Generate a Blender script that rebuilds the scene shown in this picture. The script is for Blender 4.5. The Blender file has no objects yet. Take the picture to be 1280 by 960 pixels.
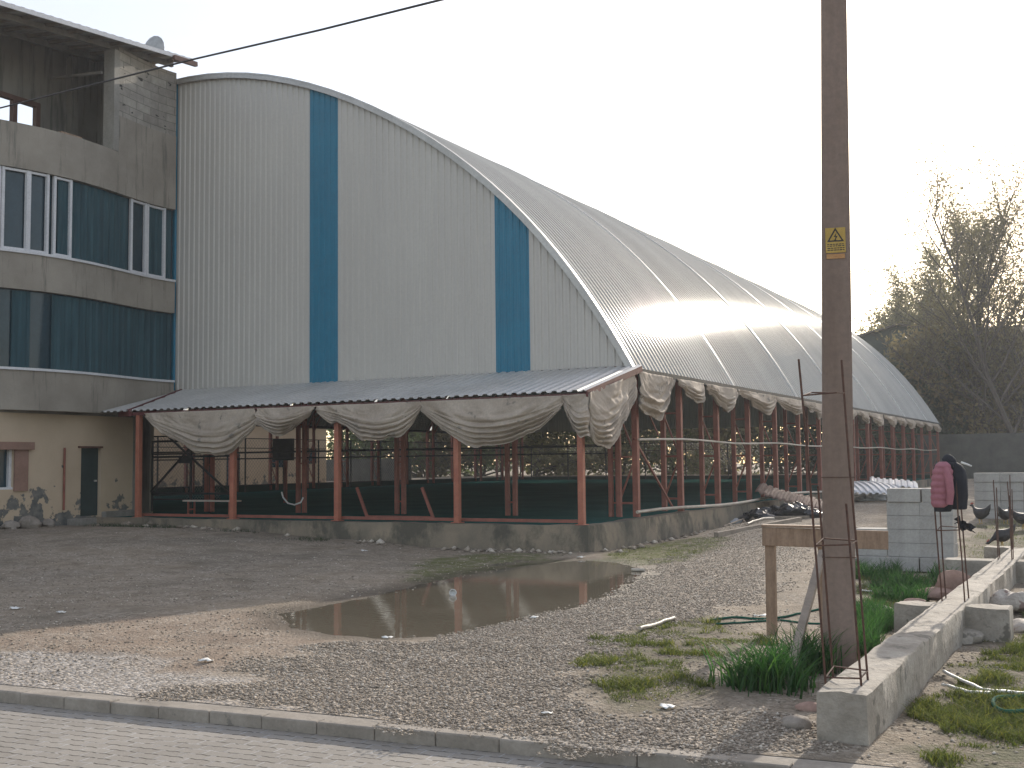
import bpy, math, random
import numpy as np
from math import sin, cos, pi, radians, sqrt, atan2
from mathutils import Vector, Matrix
random.seed(7); RNG = np.random.default_rng(11)
S = bpy.context.scene
COL = S.collection

# ------------------------------------------------------------------ camera
FPX, PITCH, ROLL, YAW, EYE = 1426., radians(4.05), radians(.62), radians(28.4), 1.9
_f = np.array([-sin(YAW)*cos(PITCH), cos(YAW)*cos(PITCH), sin(PITCH)])
_r = np.array([cos(YAW), sin(YAW), 0.]); _u = np.cross(_r, _f)
_R = _r*cos(ROLL)-_u*sin(ROLL); _U = _u*cos(ROLL)+_r*sin(ROLL)
CAM = np.array([0., 0., EYE])
def ray(u, v): return _f+_R*(u-640)/FPX+_U*(480-v)/FPX
def onz(u, v, z=0.): d = ray(u, v); return CAM+d*((z-CAM[2])/d[2])
def ony(u, v, y): d = ray(u, v); return CAM+d*((y-CAM[1])/d[1])
def onx(u, v, x): d = ray(u, v); return CAM+d*((x-CAM[0])/d[0])
cd = bpy.data.cameras.new('camera'); co = bpy.data.objects.new('camera', cd); COL.objects.link(co)
cd.sensor_width = 36; cd.lens = 36*FPX/1280; cd.clip_start = .05; cd.clip_end = 5000
m = Matrix([[_R[i], _U[i], -_f[i], CAM[i]] for i in range(3)]+[[0, 0, 0, 1]])
co.matrix_world = m; S.camera = co

# ------------------------------------------------------------------ noise helpers
def ss(t): t = np.clip(t, 0, 1); return t*t*(3-2*t)
_tab = np.random.default_rng(3).random((256, 256))
def vnoise(x, y):
    x = np.asarray(x, float); y = np.asarray(y, float)
    xi = np.floor(x).astype(int); yi = np.floor(y).astype(int); fx = ss(x-xi); fy = ss(y-yi)
    g = lambda a, b: _tab[a % 256, b % 256]
    return (g(xi, yi)*(1-fx)+g(xi+1, yi)*fx)*(1-fy)+(g(xi, yi+1)*(1-fx)+g(xi+1, yi+1)*fx)*fy
def fbm(x, y, o=4):
    s = 0; a = .5
    for i in range(o): s = s+a*vnoise(x*2**i+17*i, y*2**i+5*i); a *= .5
    return s
def poly_sd(x, y, P):
    """signed distance, positive inside"""
    P = np.asarray(P)[:, :2]; d = np.full(x.shape, 1e9); ins = np.zeros(x.shape, bool)
    for i in range(len(P)):
        a = P[i]; b = P[(i+1) % len(P)]; e = b-a
        t = np.clip(((x-a[0])*e[0]+(y-a[1])*e[1])/(e@e), 0, 1)
        d = np.minimum(d, np.hypot(x-a[0]-t*e[0], y-a[1]-t*e[1]))
        c = (a[1] > y) != (b[1] > y)
        with np.errstate(divide='ignore', invalid='ignore'):
            ins ^= c & (x < (b[0]-a[0])*(y-a[1])/(b[1]-a[1]+1e-12)+a[0])
    return np.where(ins, d, -d)
def gp(pts, z=0.): return np.array([onz(u, v, z)[:2] for u, v in pts])

# ------------------------------------------------------------------ materials
def lin(c): return tuple(((x/255)/12.92 if x/255 <= .04045 else ((x/255+.055)/1.055)**2.4) for x in c)
MATS = {}
class NT:
    def __init__(s, name):
        s.m = bpy.data.materials.new(name); s.m.use_nodes = True; s.t = s.m.node_tree; s.t.nodes.clear()
        s.out = s.n('ShaderNodeOutputMaterial'); s.b = s.n('ShaderNodeBsdfPrincipled'); s.l(s.b.outputs[0], s.out.inputs[0])
        s.tc = s.n('ShaderNodeTexCoord')
    def n(s, k, **kw):
        o = s.t.nodes.new(k)
        for a, v in kw.items(): setattr(o, a, v)
        return o
    def l(s, a, b): s.t.links.new(a, b)
    def noise(s, scale, detail=5, rough=.6, vec=None, stretch=None):
        o = s.n('ShaderNodeTexNoise'); o.inputs['Scale'].default_value = scale; o.inputs['Detail'].default_value = detail; o.inputs['Roughness'].default_value = rough
        v = vec or s.tc.outputs['Object']
        if stretch:
            mp = s.n('ShaderNodeMapping'); mp.inputs['Scale'].default_value = stretch; s.l(v, mp.inputs[0]); v = mp.outputs[0]
        s.l(v, o.inputs['Vector']); return o.outputs['Fac']
    def ramp(s, fac, p):
        o = s.n('ShaderNodeValToRGB'); e = o.color_ramp.elements
        while len(e) < len(p): e.new(.5)
        for el, (pos, c) in zip(e, p): el.position = pos; el.color = (*c, 1) if len(c) == 3 else c
        s.l(fac, o.inputs[0]); return o.outputs[0]
    def mix(s, fac, a, b, mode='MIX'):
        o = s.n('ShaderNodeMix', data_type='RGBA', blend_type=mode)
        for sock, v in ((o.inputs[0], fac), (o.inputs[6], a), (o.inputs[7], b)):
            if hasattr(v, 'links'): s.l(v, sock)
            else: sock.default_value = v if not isinstance(v, tuple) else (*v[:3], 1)
        return o.outputs[2]
    def math(s, op, a, b=0.):
        o = s.n('ShaderNodeMath', operation=op)
        for i, v in enumerate((a, b)):
            if hasattr(v, 'links'): s.l(v, o.inputs[i])
            else: o.inputs[i].default_value = v
        return o.outputs[0]
    def attr(s, name): return s.n('ShaderNodeAttribute', attribute_name=name).outputs['Fac']
    def bump(s, h, strength=.5, dist=.02, nrm=None):
        o = s.n('ShaderNodeBump'); o.inputs['Strength'].default_value = strength; o.inputs['Distance'].default_value = dist
        s.l(h, o.inputs['Height'])
        if nrm: s.l(nrm, o.inputs['Normal'])
        return o.outputs[0]
    def fin(s, col=None, rough=None, bump=None, metal=None):
        for k, v in (('Base Color', col), ('Roughness', rough), ('Normal', bump), ('Metallic', metal)):
            if v is None: continue
            i = s.b.inputs[k]
            if hasattr(v, 'links'): s.l(v, i)
            else: i.default_value = (*v, 1) if isinstance(v, tuple) else v
        return s.m
def pm(name, c1, c2, scale=3, rough=.8, bump=.3, bscale=40, bdist=.01, metal=0., stretch=None, lo=.35, hi=.65, trans=0., speck=None, mul=.35):
    """two-tone weathered material"""
    t = NT(name); f = t.noise(scale, 6, .65, stretch=stretch)
    c = t.ramp(f, [(lo, c1), (hi, c2)])
    f2 = t.noise(scale*9+7, 4, .7)
    c = t.mix(mul, c, t.ramp(f2, [(.3, (.55, .55, .55)), (.7, (1.25, 1.25, 1.25))]), 'MULTIPLY')
    if speck:
        f3 = t.noise(speck[0], 3, .6); c = t.mix(t.ramp(f3, [(speck[1], (0, 0, 0)), (speck[1]+.05, (1, 1, 1))]), c, speck[2])
    r = t.ramp(f2, [(.2, (max(rough-.12, 0.02),)*3), (.8, (min(rough+.1, 1),)*3)])
    t.fin(c, r, t.bump(t.noise(bscale, 5, .6), bump, bdist) if bump else None, metal)
    if trans:
        tr = t.n('ShaderNodeBsdfTranslucent'); t.l(c, tr.inputs[0]); mx = t.n('ShaderNodeMixShader'); mx.inputs[0].default_value = trans
        t.l(t.b.outputs[0], mx.inputs[1]); t.l(tr.outputs[0], mx.inputs[2]); t.l(mx.outputs[0], t.out.inputs[0])
    MATS[name] = t.m; return t.m

# ------------------------------------------------------------------ mesh builder
class MB:
    def __init__(s): s.v = []; s.f = []
    def add(s, v, f): o = len(s.v); s.v += [tuple(map(float, p)) for p in v]; s.f += [tuple(i+o for i in q) for q in f]; return s
    def box(s, a, b, rot=None, jit=0.):
        x0, y0, z0 = a; x1, y1, z1 = b
        v = [(x, y, z) for z in (z0, z1) for (x, y) in ((x0, y0), (x1, y0), (x1, y1), (x0, y1))]
        if jit: v = [tuple(c+random.uniform(-jit, jit) for c in p) for p in v]
        if rot is not None: v = [tuple(rot @ Vector(p)) for p in v]
        return s.add(v, [(0, 3, 2, 1), (4, 5, 6, 7), (0, 1, 5, 4), (1, 2, 6, 5), (2, 3, 7, 6), (3, 0, 4, 7)])
    def bar(s, p, q, w, h=None, up=(0, 0, 1)):
        """square section bar from p to q"""
        h = h or w; p = Vector(p); q = Vector(q); d = (q-p).normalized(); u = Vector(up)
        if abs(d.dot(u)) > .95: u = Vector((1, 0, 0))
        a = d.cross(u).normalized(); b = a.cross(d)
        v = [c+a*sx*w/2+b*sz*h/2 for c in (p, q) for sx, sz in ((-1, -1), (1, -1), (1, 1), (-1, 1))]
        return s.add(v, [(0, 1, 2, 3), (7, 6, 5, 4), (0, 4, 5, 1), (1, 5, 6, 2), (2, 6, 7, 3), (3, 7, 4, 0)])
    def tube(s, pts, r, n=6, caps=True):
        pts = [Vector(p) for p in pts]; k = len(pts); rs = r if hasattr(r, '__len__') else [r]*k; ref = Vector((.31, .17, .93)).normalized(); V = []
        for i, p in enumerate(pts):
            d = (pts[min(i+1, k-1)]-pts[max(i-1, 0)]).normalized()
            a = d.cross(ref); a = (a if a.length > .05 else d.cross(Vector((1, 0, 0)))).normalized(); b = d.cross(a)
            V += [p+(a*cos(2*pi*j/n)+b*sin(2*pi*j/n))*rs[i] for j in range(n)]
        F = [(i*n+j, i*n+(j+1) % n, (i+1)*n+(j+1) % n, (i+1)*n+j) for i in range(k-1) for j in range(n)]
        if caps: F += [tuple(range(n-1, -1, -1)), tuple(range((k-1)*n, k*n))]
        return s.add(V, F)
    def grid(s, P):
        """P: (n,m,3)"""
        P = np.asarray(P, float); n, mm = P.shape[:2]
        return s.add(P.reshape(-1, 3), [(i*mm+j, (i+1)*mm+j, (i+1)*mm+j+1, i*mm+j+1) for i in range(n-1) for j in range(mm-1)])
    def rings(s, R, caps=True):
        n = len(R[0]); V = [p for r in R for p in r]
        F = [(i*n+j, i*n+(j+1) % n, (i+1)*n+(j+1) % n, (i+1)*n+j) for i in range(len(R)-1) for j in range(n)]
        if caps: F += [tuple(range(n-1, -1, -1)), tuple(range((len(R)-1)*n, len(R)*n))]
        return s.add(V, F)
    def build(s, name, mat, parent=None, smooth=None, bevel=0., solid=0., sub=0, loc=None):
        me = bpy.data.meshes.new(name); me.from_pydata(s.v, [], s.f); me.materials.append(mat)
        o = bpy.data.objects.new(name, me); COL.objects.link(o)
        if parent is not None: o.parent = parent; o.matrix_parent_inverse = Matrix.Translation(-parent.location) if False else Matrix()
        if loc is not None: o.location = loc
        if smooth is not None:
            me.polygons.foreach_set('use_smooth', [True]*len(me.polygons)); me.set_sharp_from_angle(angle=radians(smooth))
        if solid: md = o.modifiers.new('solid', 'SOLIDIFY'); md.thickness = solid; md.offset = 0
        if sub: md = o.modifiers.new('sub', 'SUBSURF'); md.levels = md.render_levels = sub
        if bevel: md = o.modifiers.new('bevel', 'BEVEL'); md.width = bevel; md.segments = 2; md.limit_method = 'ANGLE'
        return o
def npmesh(name, V, F, mat, parent=None, smooth=None, attrs=None):
    """fast mesh from arrays, F (n,k)"""
    V = np.asarray(V, np.float32); F = np.asarray(F, np.int32); k = F.shape[1]
    me = bpy.data.meshes.new(name); me.vertices.add(len(V)); me.vertices.foreach_set('co', V.ravel())
    me.loops.add(F.size); me.loops.foreach_set('vertex_index', F.ravel())
    me.polygons.add(len(F)); me.polygons.foreach_set('loop_start', np.arange(len(F), dtype=np.int32)*k)
    me.update(calc_edges=True); me.validate()
    for a, d in (attrs or {}).items():
        at = me.attributes.new(a, 'FLOAT', 'POINT'); at.data.foreach_set('value', np.asarray(d, np.float32))
    me.materials.append(mat)
    if smooth is not None:
        me.polygons.foreach_set('use_smooth', [True]*len(me.polygons)); me.set_sharp_from_angle(angle=radians(smooth))
    o = bpy.data.objects.new(name, me); COL.objects.link(o)
    if parent is not None: o.parent = parent
    return o
def tag(o, label=None, cat=None, group=None, kind=None):
    if label: o['label'] = label
    if cat: o['category'] = cat
    if group: o['group'] = group
    if kind: o['kind'] = kind
    return o
def thing(name, label, cat, loc=(0, 0, 0), rz=0., group=None):
    o = bpy.data.objects.new(name, None); COL.objects.link(o); o.location = loc; o.rotation_euler = (0, 0, rz); o.empty_display_size = .2
    return tag(o, label, cat, group)
def blob(c, r, seed=0, n=10, k=7, amp=.18, flat=1.):
    """irregular stone"""
    R = []; rg = random.Random(seed); ph = [rg.uniform(0, 6) for _ in range(6)]
    for i in range(k):
        th = pi*(i+.02)/(k-1+.04); row = []
        for j in range(n):
            a = 2*pi*j/n; q = 1+amp*(sin(2*a+ph[0]+th*2)+.6*sin(3*a+ph[1]-th*3)+.5*sin(5*a+ph[2]+th*4))
            row.append((c[0]+r[0]*q*sin(th)*cos(a), c[1]+r[1]*q*sin(th)*sin(a), c[2]-r[2]*cos(th)*(1+amp*.5*sin(2*a+ph[3]))))
        R.append(row)
    return MB().rings(R)

# ------------------------------------------------------------------ palette
WHITE = pm('white_paint', (.62, .62, .64), (.72, .72, .73), 2, .45, .1, 30, .003)
CONC = pm('weathered_concrete', (.17, .16, .14), (.30, .285, .255), .9, .9, .4, 35, .01, stretch=(1, 1, .35))
def render_mat(name, low, high, stain, stain_amt=.55):
    t = NT(name); f = t.noise(.8, 6, .6); c = t.ramp(f, [(.3, low), (.7, high)])
    st = t.noise(1.6, 6, .7, stretch=(3, 3, .28)); c = t.mix(t.ramp(st, [(stain_amt, (0, 0, 0)), (stain_amt+.14, (.75, .75, .75))]), c, stain)
    f2 = t.noise(60, 4, .7); c = t.mix(.25, c, t.ramp(f2, [(.3, (.6,)*3), (.7, (1.3,)*3)]), 'MULTIPLY')
    return t.fin(c, .92, t.bump(t.noise(22, 6, .65), .45, .012))
REND = render_mat('grey_render', (.25, .222, .185), (.36, .322, .27), (.12, .115, .10))
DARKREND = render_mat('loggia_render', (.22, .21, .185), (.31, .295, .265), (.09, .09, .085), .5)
def peach_mat():
    t = NT('peeling_peach_paint'); f = t.noise(1., 5); c = t.ramp(f, [(.3, (.48, .375, .265)), (.7, (.56, .445, .32))])
    sx = t.n('ShaderNodeSeparateXYZ'); t.l(t.tc.outputs['Object'], sx.inputs[0])
    # peeled patches get commoner towards the damp foot of the wall
    h = t.n('ShaderNodeMapRange'); h.inputs[1].default_value = .4; h.inputs[2].default_value = 2.1; h.inputs[3].default_value = .19; h.inputs[4].default_value = -.12
    t.l(sx.outputs[2], h.inputs[0])
    q = t.math('ADD', t.noise(1.7, 6, .62), h.outputs[0])
    msk = t.ramp(q, [(.60, (0, 0, 0)), (.62, (1, 1, 1))])
    peel = t.ramp(t.noise(5, 5), [(.35, (.10, .105, .10)), (.65, (.21, .20, .18))])
    c = t.mix(msk, c, peel)
    return t.fin(c, .9, t.bump(t.math('SUBTRACT', t.noise(30, 5), msk), .5, .012))
PEACH = peach_mat()
RED = pm('red_oxide_paint', (.20, .065, .045), (.30, .095, .065), 4, .6, .2, 60, .003, speck=(30, .66, (.10, .05, .035)))
REDF = pm('red_orange_post_paint', (.33, .10, .06), (.42, .15, .09), 3, .6, .2, 60, .003, speck=(25, .62, (.20, .10, .07)))
MAROON = pm('maroon_flashing', (.10, .02, .02), (.14, .03, .03), 3, .5, .1)
BLUE = pm('blue_sheet_paint', (.001, .155, .255), (.002, .18, .29), 1.5, .6, .05, 30, .002)
SHEET = pm('white_sheet_paint', (.485, .46, .42), (.525, .50, .455), .7, .5, .03, 30, .002, mul=.12, stretch=(1, 1, .3), speck=(9, .76, (.30, .30, .28)))
def roof_mat():
    t = NT('galvanised_roof'); f = t.noise(.5, 6, .6, stretch=(.25, 1, .25)); c = t.ramp(f, [(.35, (.36, .355, .335)), (.65, (.45, .445, .42))])
    c = t.mix(.3, c, t.ramp(t.noise(12, 4, .7), [(.3, (.7,)*3), (.7, (1.2,)*3)]), 'MULTIPLY')
    d = t.n('ShaderNodeBsdfDiffuse'); t.l(c, d.inputs[0]); g = t.n('ShaderNodeBsdfGlossy'); g.inputs['Roughness'].default_value = .15; g.inputs[0].default_value = (.95, .95, .93, 1)
    mx = t.n('ShaderNodeMixShader'); mx.inputs[0].default_value = .075; t.l(d.outputs[0], mx.inputs[1]); t.l(g.outputs[0], mx.inputs[2]); t.l(mx.outputs[0], t.out.inputs[0]); return t.m
GALV = roof_mat()
CANROOF = pm('canopy_sheet', (.44, .43, .41), (.56, .55, .53), .6, .45, .05, 30, .002, metal=.3)
def sky_strip():
    t = NT('skylight_fibreglass'); t.fin((.9, .9, .88), .35)
    tr = t.n('ShaderNodeBsdfTranslucent'); tr.inputs[0].default_value = (.85, .86, .84, 1); mx = t.n('ShaderNodeMixShader'); mx.inputs[0].default_value = .55
    t.l(t.b.outputs[0], mx.inputs[1]); t.l(tr.outputs[0], mx.inputs[2]); t.l(mx.outputs[0], t.out.inputs[0]); return t.m
SKYL = sky_strip()
TARP = pm('canvas_tarp', (.47, .39, .315), (.60, .515, .425), 1.6, .85, .3, 14, .02, trans=.28, speck=(2.5, .62, (.29, .255, .215)))
BLACK = pm('black_steel', (.02, .021, .022), (.04, .04, .042), 5, .55, .1)
RUST = pm('rusty_rebar', (.06, .03, .022), (.12, .055, .035), 20, .85, .3, 200, .001)
WOOD = pm('raw_timber', (.23, .15, .10), (.35, .24, .165), 3, .8, .3, 25, .004, stretch=(6, 6, 1))
WOODG = pm('grey_timber', (.20, .165, .13), (.30, .25, .20), 3, .85, .3, 25, .004)
TURF = pm('artificial_turf', (.016, .085, .078), (.026, .115, .105), .5, .95, .4, 150, .01)
TURF.node_tree.nodes['Principled BSDF'].inputs['Specular IOR Level'].default_value = 0.
GREENB = pm('green_board', (.012, .045, .035), (.02, .06, .045), 1, .7, .1)
BEAMC = pm('cast_concrete', (.25, .222, .185), (.40, .362, .31), 2.6, .95, .9, 14, .02, speck=(5, .6, (.17, .155, .13)))
POLEC = pm('pole_concrete', (.19, .135, .105), (.26, .19, .155), 1.4, .88, .4, 40, .004, stretch=(2, 2, .3))
BLOCK = pm('aerated_block', (.30, .288, .268), (.40, .388, .365), 2.5, .95, .4, 50, .005)
GLASS = pm('dark_window_glass', (.012, .035, .048), (.022, .052, .07), .6, .08, .02, 3, .01)
CURT = pm('teal_curtain', (.012, .05, .066), (.026, .085, .105), 1.5, .8, .2, 40, .004, stretch=(4, 4, .4))
BROWNF = pm('brown_window_frame', (.10, .045, .032), (.15, .07, .05), 4, .6, .1)
CABLE = pm('cable_sheath', (.02, .017, .017), (.03, .025, .025), 10, .6, 0)
YEL = pm('sign_yellow', (.40, .255, .045), (.50, .325, .07), 6, .6, .1)
INK = pm('sign_black', (.02, .02, .02), (.04, .035, .03), 8, .7, 0)
WHITEP = pm('white_plastic', (.68, .68, .66), (.78, .78, .76), 4, .5, .1)
PALEP = pm('pale_pipe', (.42, .37, .31), (.55, .49, .42), 3, .6, .1)
HOSE = pm('green_hose', (.015, .085, .06), (.03, .13, .09), 5, .9, 0)
HOSE.node_tree.nodes['Principled BSDF'].inputs['Specular IOR Level'].default_value = .05
PINK = pm('pink_quilt', (.31, .115, .145), (.38, .15, .185), 9, .8, .4, 40, .01)
NAVY = pm('black_cloth', (.008, .010, .016), (.018, .021, .03), 5, .85, .3, 40, .006)
FEATH = pm('black_feathers', (.008, .008, .01), (.025, .024, .026), 14, .6, .4, 60, .006)
COMB = pm('red_comb', (.35, .03, .02), (.45, .05, .04), 8, .6, 0)
BLKPL = pm('black_plastic_sheet', (.012, .014, .018), (.03, .033, .04), 3, .35, .3, 12, .02)
GREYPL = pm('grey_plastic_sheet', (.28, .29, .30), (.42, .43, .44), 4, .5, .3, 15, .02)
STONE = pm('field_stone', (.22, .19, .16), (.34, .30, .26), 5, .9, .6, 30, .01)
PINKST = pm('pink_stone', (.30, .185, .145), (.42, .28, .23), 4, .9, .5, 25, .01)
SACK = pm('woven_sack', (.34, .30, .26), (.52, .47, .41), 5, .85, .9, 12, .03, speck=(4, .52, (.22, .155, .13)))
BARK = pm('tree_bark', (.06, .05, .042), (.11, .092, .075), 3, .9, .5, 15, .02, stretch=(3, 3, .6))
def leaf(name, a, b, tr=.45, tone=False):
    t = NT(name); c = t.ramp(t.noise(.9, 4, .7), [(.3, a), (.7, b)])
    if tone: c = t.mix(1., c, t.ramp(t.attr('tone'), [(0, (.55, .55, .5)), (.6, (1., 1., 1.)), (.9, (1.5, 1.3, 1.)), (1, (2.2, 1.6, 1.3))]), 'MULTIPLY')
    t.fin(c, .6)
    x = t.n('ShaderNodeBsdfTranslucent'); t.l(c, x.inputs[0]); mx = t.n('ShaderNodeMixShader'); mx.inputs[0].default_value = tr
    t.l(t.b.outputs[0], mx.inputs[1]); t.l(x.outputs[0], mx.inputs[2]); t.l(mx.outputs[0], t.out.inputs[0]); return t.m
L_OLIVE = leaf('olive_leaves', (.14, .13, .065), (.23, .20, .10), .55)
L_PALE = leaf('pale_spring_leaves', (.17, .165, .08), (.26, .24, .115), .55)
L_DARK = leaf('dark_leaves', (.05, .075, .04), (.085, .115, .058), .5)
L_RUST = leaf('rusty_leaves', (.15, .125, .055), (.24, .19, .085), .5)
L_GREEN = leaf('green_leaves', (.09, .13, .04), (.16, .20, .07), .5)
G_TALL = leaf('iris_blades', (.03, .10, .025), (.055, .16, .04), .5, True)
G_SHORT = leaf('grass_blades', (.08, .115, .025), (.15, .18, .05), .5, True)

# ------------------------------------------------------------------ ground
PUD = gp([(356, 768), (368, 785), (420, 793), (480, 797), (560, 794), (640, 778), (700, 762), (760, 744), (788, 724), (803, 712), (770, 704), (725, 701), (650, 709), (570, 722), (505, 738), (440, 753), (390, 761)], -.03)
GRAV = gp([(180, 874), (270, 848), (330, 828), (400, 804), (500, 799), (640, 772), (770, 735), (812, 700), (900, 660), (1000, 632), (1095, 640), (1090, 690), (1010, 690), (960, 740), (900, 770), (800, 790), (740, 840), (740, 895), (860, 880), (1000, 900), (1030, 935), (900, 960), (600, 915)])
MOSS = gp([(735, 706), (760, 692), (810, 682), (880, 676), (905, 682), (850, 698), (800, 708)])
MOSS2 = gp([(505, 722), (520, 700), (600, 692), (690, 690), (690, 706), (600, 716), (540, 735)])
PATCH = gp([(745, 880), (735, 845), (770, 795), (830, 775), (905, 770), (930, 800), (925, 830), (850, 835), (870, 868), (800, 892)])
LAWN = gp([(1135, 945), (1170, 880), (1205, 820), (1290, 765), (1420, 760), (1420, 990), (1200, 1000)])
BEHIND = gp([(1066, 800), (1066, 702), (1095, 700), (1130, 725), (1200, 715), (1160, 750), (1115, 790), (1085, 835), (1068, 835)])
BACKG = gp([(1205, 700), (1205, 668), (1240, 655), (1300, 655), (1300, 700)], .2)
DIRT = gp([(-200, 812), (0, 798), (150, 778), (330, 762), (360, 790), (480, 802), (330, 826), (250, 848), (100, 835), (0, 815)])
KB0, KB1 = onz(0, 855, 0)[:2], onz(871, 935.6, 0)[:2]
KANG = atan2(KB1[1]-KB0[1], KB1[0]-KB0[0]); KD = np.array([cos(KANG), sin(KANG)]); KN = np.array([-sin(KANG), cos(KANG)])
def kerb_y(x): return KB0[1]+(x-KB0[0])*math.tan(KANG)
def gz(x, y):
    x = np.asarray(x, float); y = np.asarray(y, float)
    z = .40*ss((-12-x)/11)*ss((y-9)/11)
    z = z+(.28*ss((y-22)/9)+.4*ss((y-36)/40))*ss((x+10.2)/1.)+.5*ss((y-24)/40)*ss((-10.2-x)/1.)
    hall_in = (x > -41) & (x < -10.75) & (y > 22.9) & (y < 76); z = np.where(hall_in, np.minimum(z, .2), z)
    amp = ss((y-kerb_y(x)-.1)/1.2)*~hall_in
    z = z+amp*((fbm(x*.45, y*.45)-.47)*.10+(fbm(x*1.7+9, y*1.7)-.47)*.045+(fbm(x*6+3, y*6)-.47)*.02)
    d = poly_sd(x, y, PUD)+(fbm(x*2.3, y*2.3)-.47)*.35
    w = ss((d+.9)/.9)
    z = z*(1-w)+(-.03)*w-.10*ss(d/1.2)+.012*ss(-d/.3)*w
    return z
def axis(a, b, st, lo, hi, g=1.18):
    c = list(np.arange(a, b+1e-6, st)); s = st; x = a
    while x > lo: s *= g; x -= s; c.insert(0, x)
    s = st; x = c[-1]
    while x < hi: s *= g; x += s; c.append(x)
    return np.array(c)
gx = axis(-15, 2.2, .085, -900, 900, 1.10)
ty = axis(0, 15, .075, 0, 1200, 1.05)
X, T = np.meshgrid(gx, ty); Y = kerb_y(X)*np.clip(1-T/60, 0, 1)+6.8*(1-np.clip(1-T/60, 0, 1))+T
Z = gz(X, Y)
n_, m_ = X.shape; idx = np.arange(n_*m_).reshape(n_, m_)
F = np.stack([idx[:-1, :-1], idx[:-1, 1:], idx[1:, 1:], idx[1:, :-1]], -1).reshape(-1, 4)
def soft(P, w, nz=.5, sc=1.5): return ss((poly_sd(X, Y, P)+(fbm(X*sc+4, Y*sc)-.47)*nz*2+w/2)/w)
A_g = soft(GRAV, .5, .5); A_m = np.maximum(soft(MOSS, .4, .6), soft(MOSS2, .5, .7)*.8); A_d = soft(DIRT, .8, .5)
A_l = np.maximum.reduce([soft(PATCH, .5, .5, 2.5)*.75, soft(LAWN, .5, .7), soft(BEHIND, .5, .5), soft(BACKG, .8, .7)])
A_w = ss((.04-Z)/.05)*ss((poly_sd(X, Y, PUD)+.9)/.8)
A_p = ss((kerb_y(X)+1.6+(fbm(X*1.3, Y*1.3)-.47)*1.6-Y)/.5)*ss((-4.5-X)/1.5)
def ground_mat():
    t = NT('yard_ground'); P = t.tc.outputs['Object']
    vor = t.n('ShaderNodeTexVoronoi'); vor.inputs['Scale'].default_value = 26; vor.inputs['Randomness'].default_value = 1; t.l(P, vor.inputs['Vector'])
    vor2 = t.n('ShaderNodeTexVoronoi'); vor2.inputs['Scale'].default_value = 60; t.l(P, vor2.inputs['Vector'])
    big = t.noise(.35, 5, .6); mid = t.noise(2.2, 6, .65); fine = t.noise(45, 5, .7)
    # compacted earth
    earth = t.ramp(mid, [(.3, (.19, .15, .108)), (.5, (.275, .222, .165)), (.72, (.36, .297, .228))])
    earth = t.mix(t.ramp(big, [(.42, (0, 0, 0)), (.62, (.8, .8, .8))]), earth, (.165, .14, .108))
    dirt = t.ramp(mid, [(.3, (.215, .16, .12)), (.7, (.32, .245, .185))])
    grav = t.ramp(t.n('ShaderNodeSeparateColor').outputs[0], [(0, (.1,)*3), (1, (.3,)*3)])
    sc = t.n('ShaderNodeSeparateColor'); t.l(vor.outputs['Color'], sc.inputs[0])
    grav = t.ramp(sc.outputs[0], [(0, (.16, .13, .10)), (.35, (.275, .228, .18)), (.75, (.385, .328, .268)), (1, (.53, .475, .41))])
    pale = t.ramp(sc.outputs[1], [(0, (.20, .175, .15)), (.5, (.34, .305, .27)), (1, (.52, .48, .44))])
    c = t.mix(t.attr('dirt'), earth, dirt)
    c = t.mix(t.math('MULTIPLY', t.ramp(t.noise(1.1, 5, .65), [(.35, (0, 0, 0)), (.6, (1, 1, 1))]), .55), c, grav); c = t.mix(t.attr('pale'), c, pale); c = t.mix(t.attr('gravel'), c, grav)
    soil = t.ramp(mid, [(.3, (.095, .075, .052)), (.7, (.165, .135, .10))])
    gs = t.ramp(t.noise(5, 6, .7), [(.38, (.05, .06, .022)), (.6, (.085, .085, .04))])
    c = t.mix(t.math('MULTIPLY', t.attr('grass'), .85), c, t.mix(t.ramp(t.noise(3, 5, .7), [(.42, (0, 0, 0)), (.55, (1, 1, 1))]), soil, gs))
    ms = t.math('MULTIPLY', t.attr('moss'), t.ramp(t.noise(3.5, 6, .7), [(.36, (0, 0, 0)), (.52, (1, 1, 1))]))
    c = t.mix(ms, c, t.ramp(t.noise(9, 4), [(.3, (.06, .075, .015)), (.7, (.125, .14, .03))]))
    c = t.mix(.45, c, t.ramp(fine, [(.3, (.5,)*3), (.7, (1.4,)*3)]), 'MULTIPLY')
    wet = t.attr('wet'); c = t.mix(wet, c, t.mix(1., c, (.42, .40, .37), 'MULTIPLY'))
    stones = t.math('MULTIPLY', t.math('SUBTRACT', .5, vor.outputs['Distance']), t.math('MAXIMUM', t.attr('gravel'), t.math('ADD', .35, t.math('MULTIPLY', t.attr('pale'), .4))))
    h = t.math('ADD', t.math('MULTIPLY', stones, 1.4), t.math('ADD', t.math('MULTIPLY', mid, .5), t.math('ADD', t.math('MULTIPLY', fine, .35), t.math('MULTIPLY', vor2.outputs['Distance'], -.25))))
    r = t.n('ShaderNodeMapRange'); r.inputs[3].default_value = .95; r.inputs[4].default_value = .45; t.l(wet, r.inputs[0])
    t.b.inputs['Specular IOR Level'].default_value = .25
    return t.fin(c, r.outputs[0], t.bump(h, .9, .035))
g = npmesh('ground', np.stack([X, Y, Z], -1).reshape(-1, 3), F, ground_mat(), smooth=180,
           attrs={'gravel': A_g.ravel(), 'moss': A_m.ravel(), 'dirt': A_d.ravel(), 'grass': A_l.ravel(), 'wet': A_w.ravel(), 'pale': A_p.ravel()})
tag(g, kind='structure')
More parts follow.
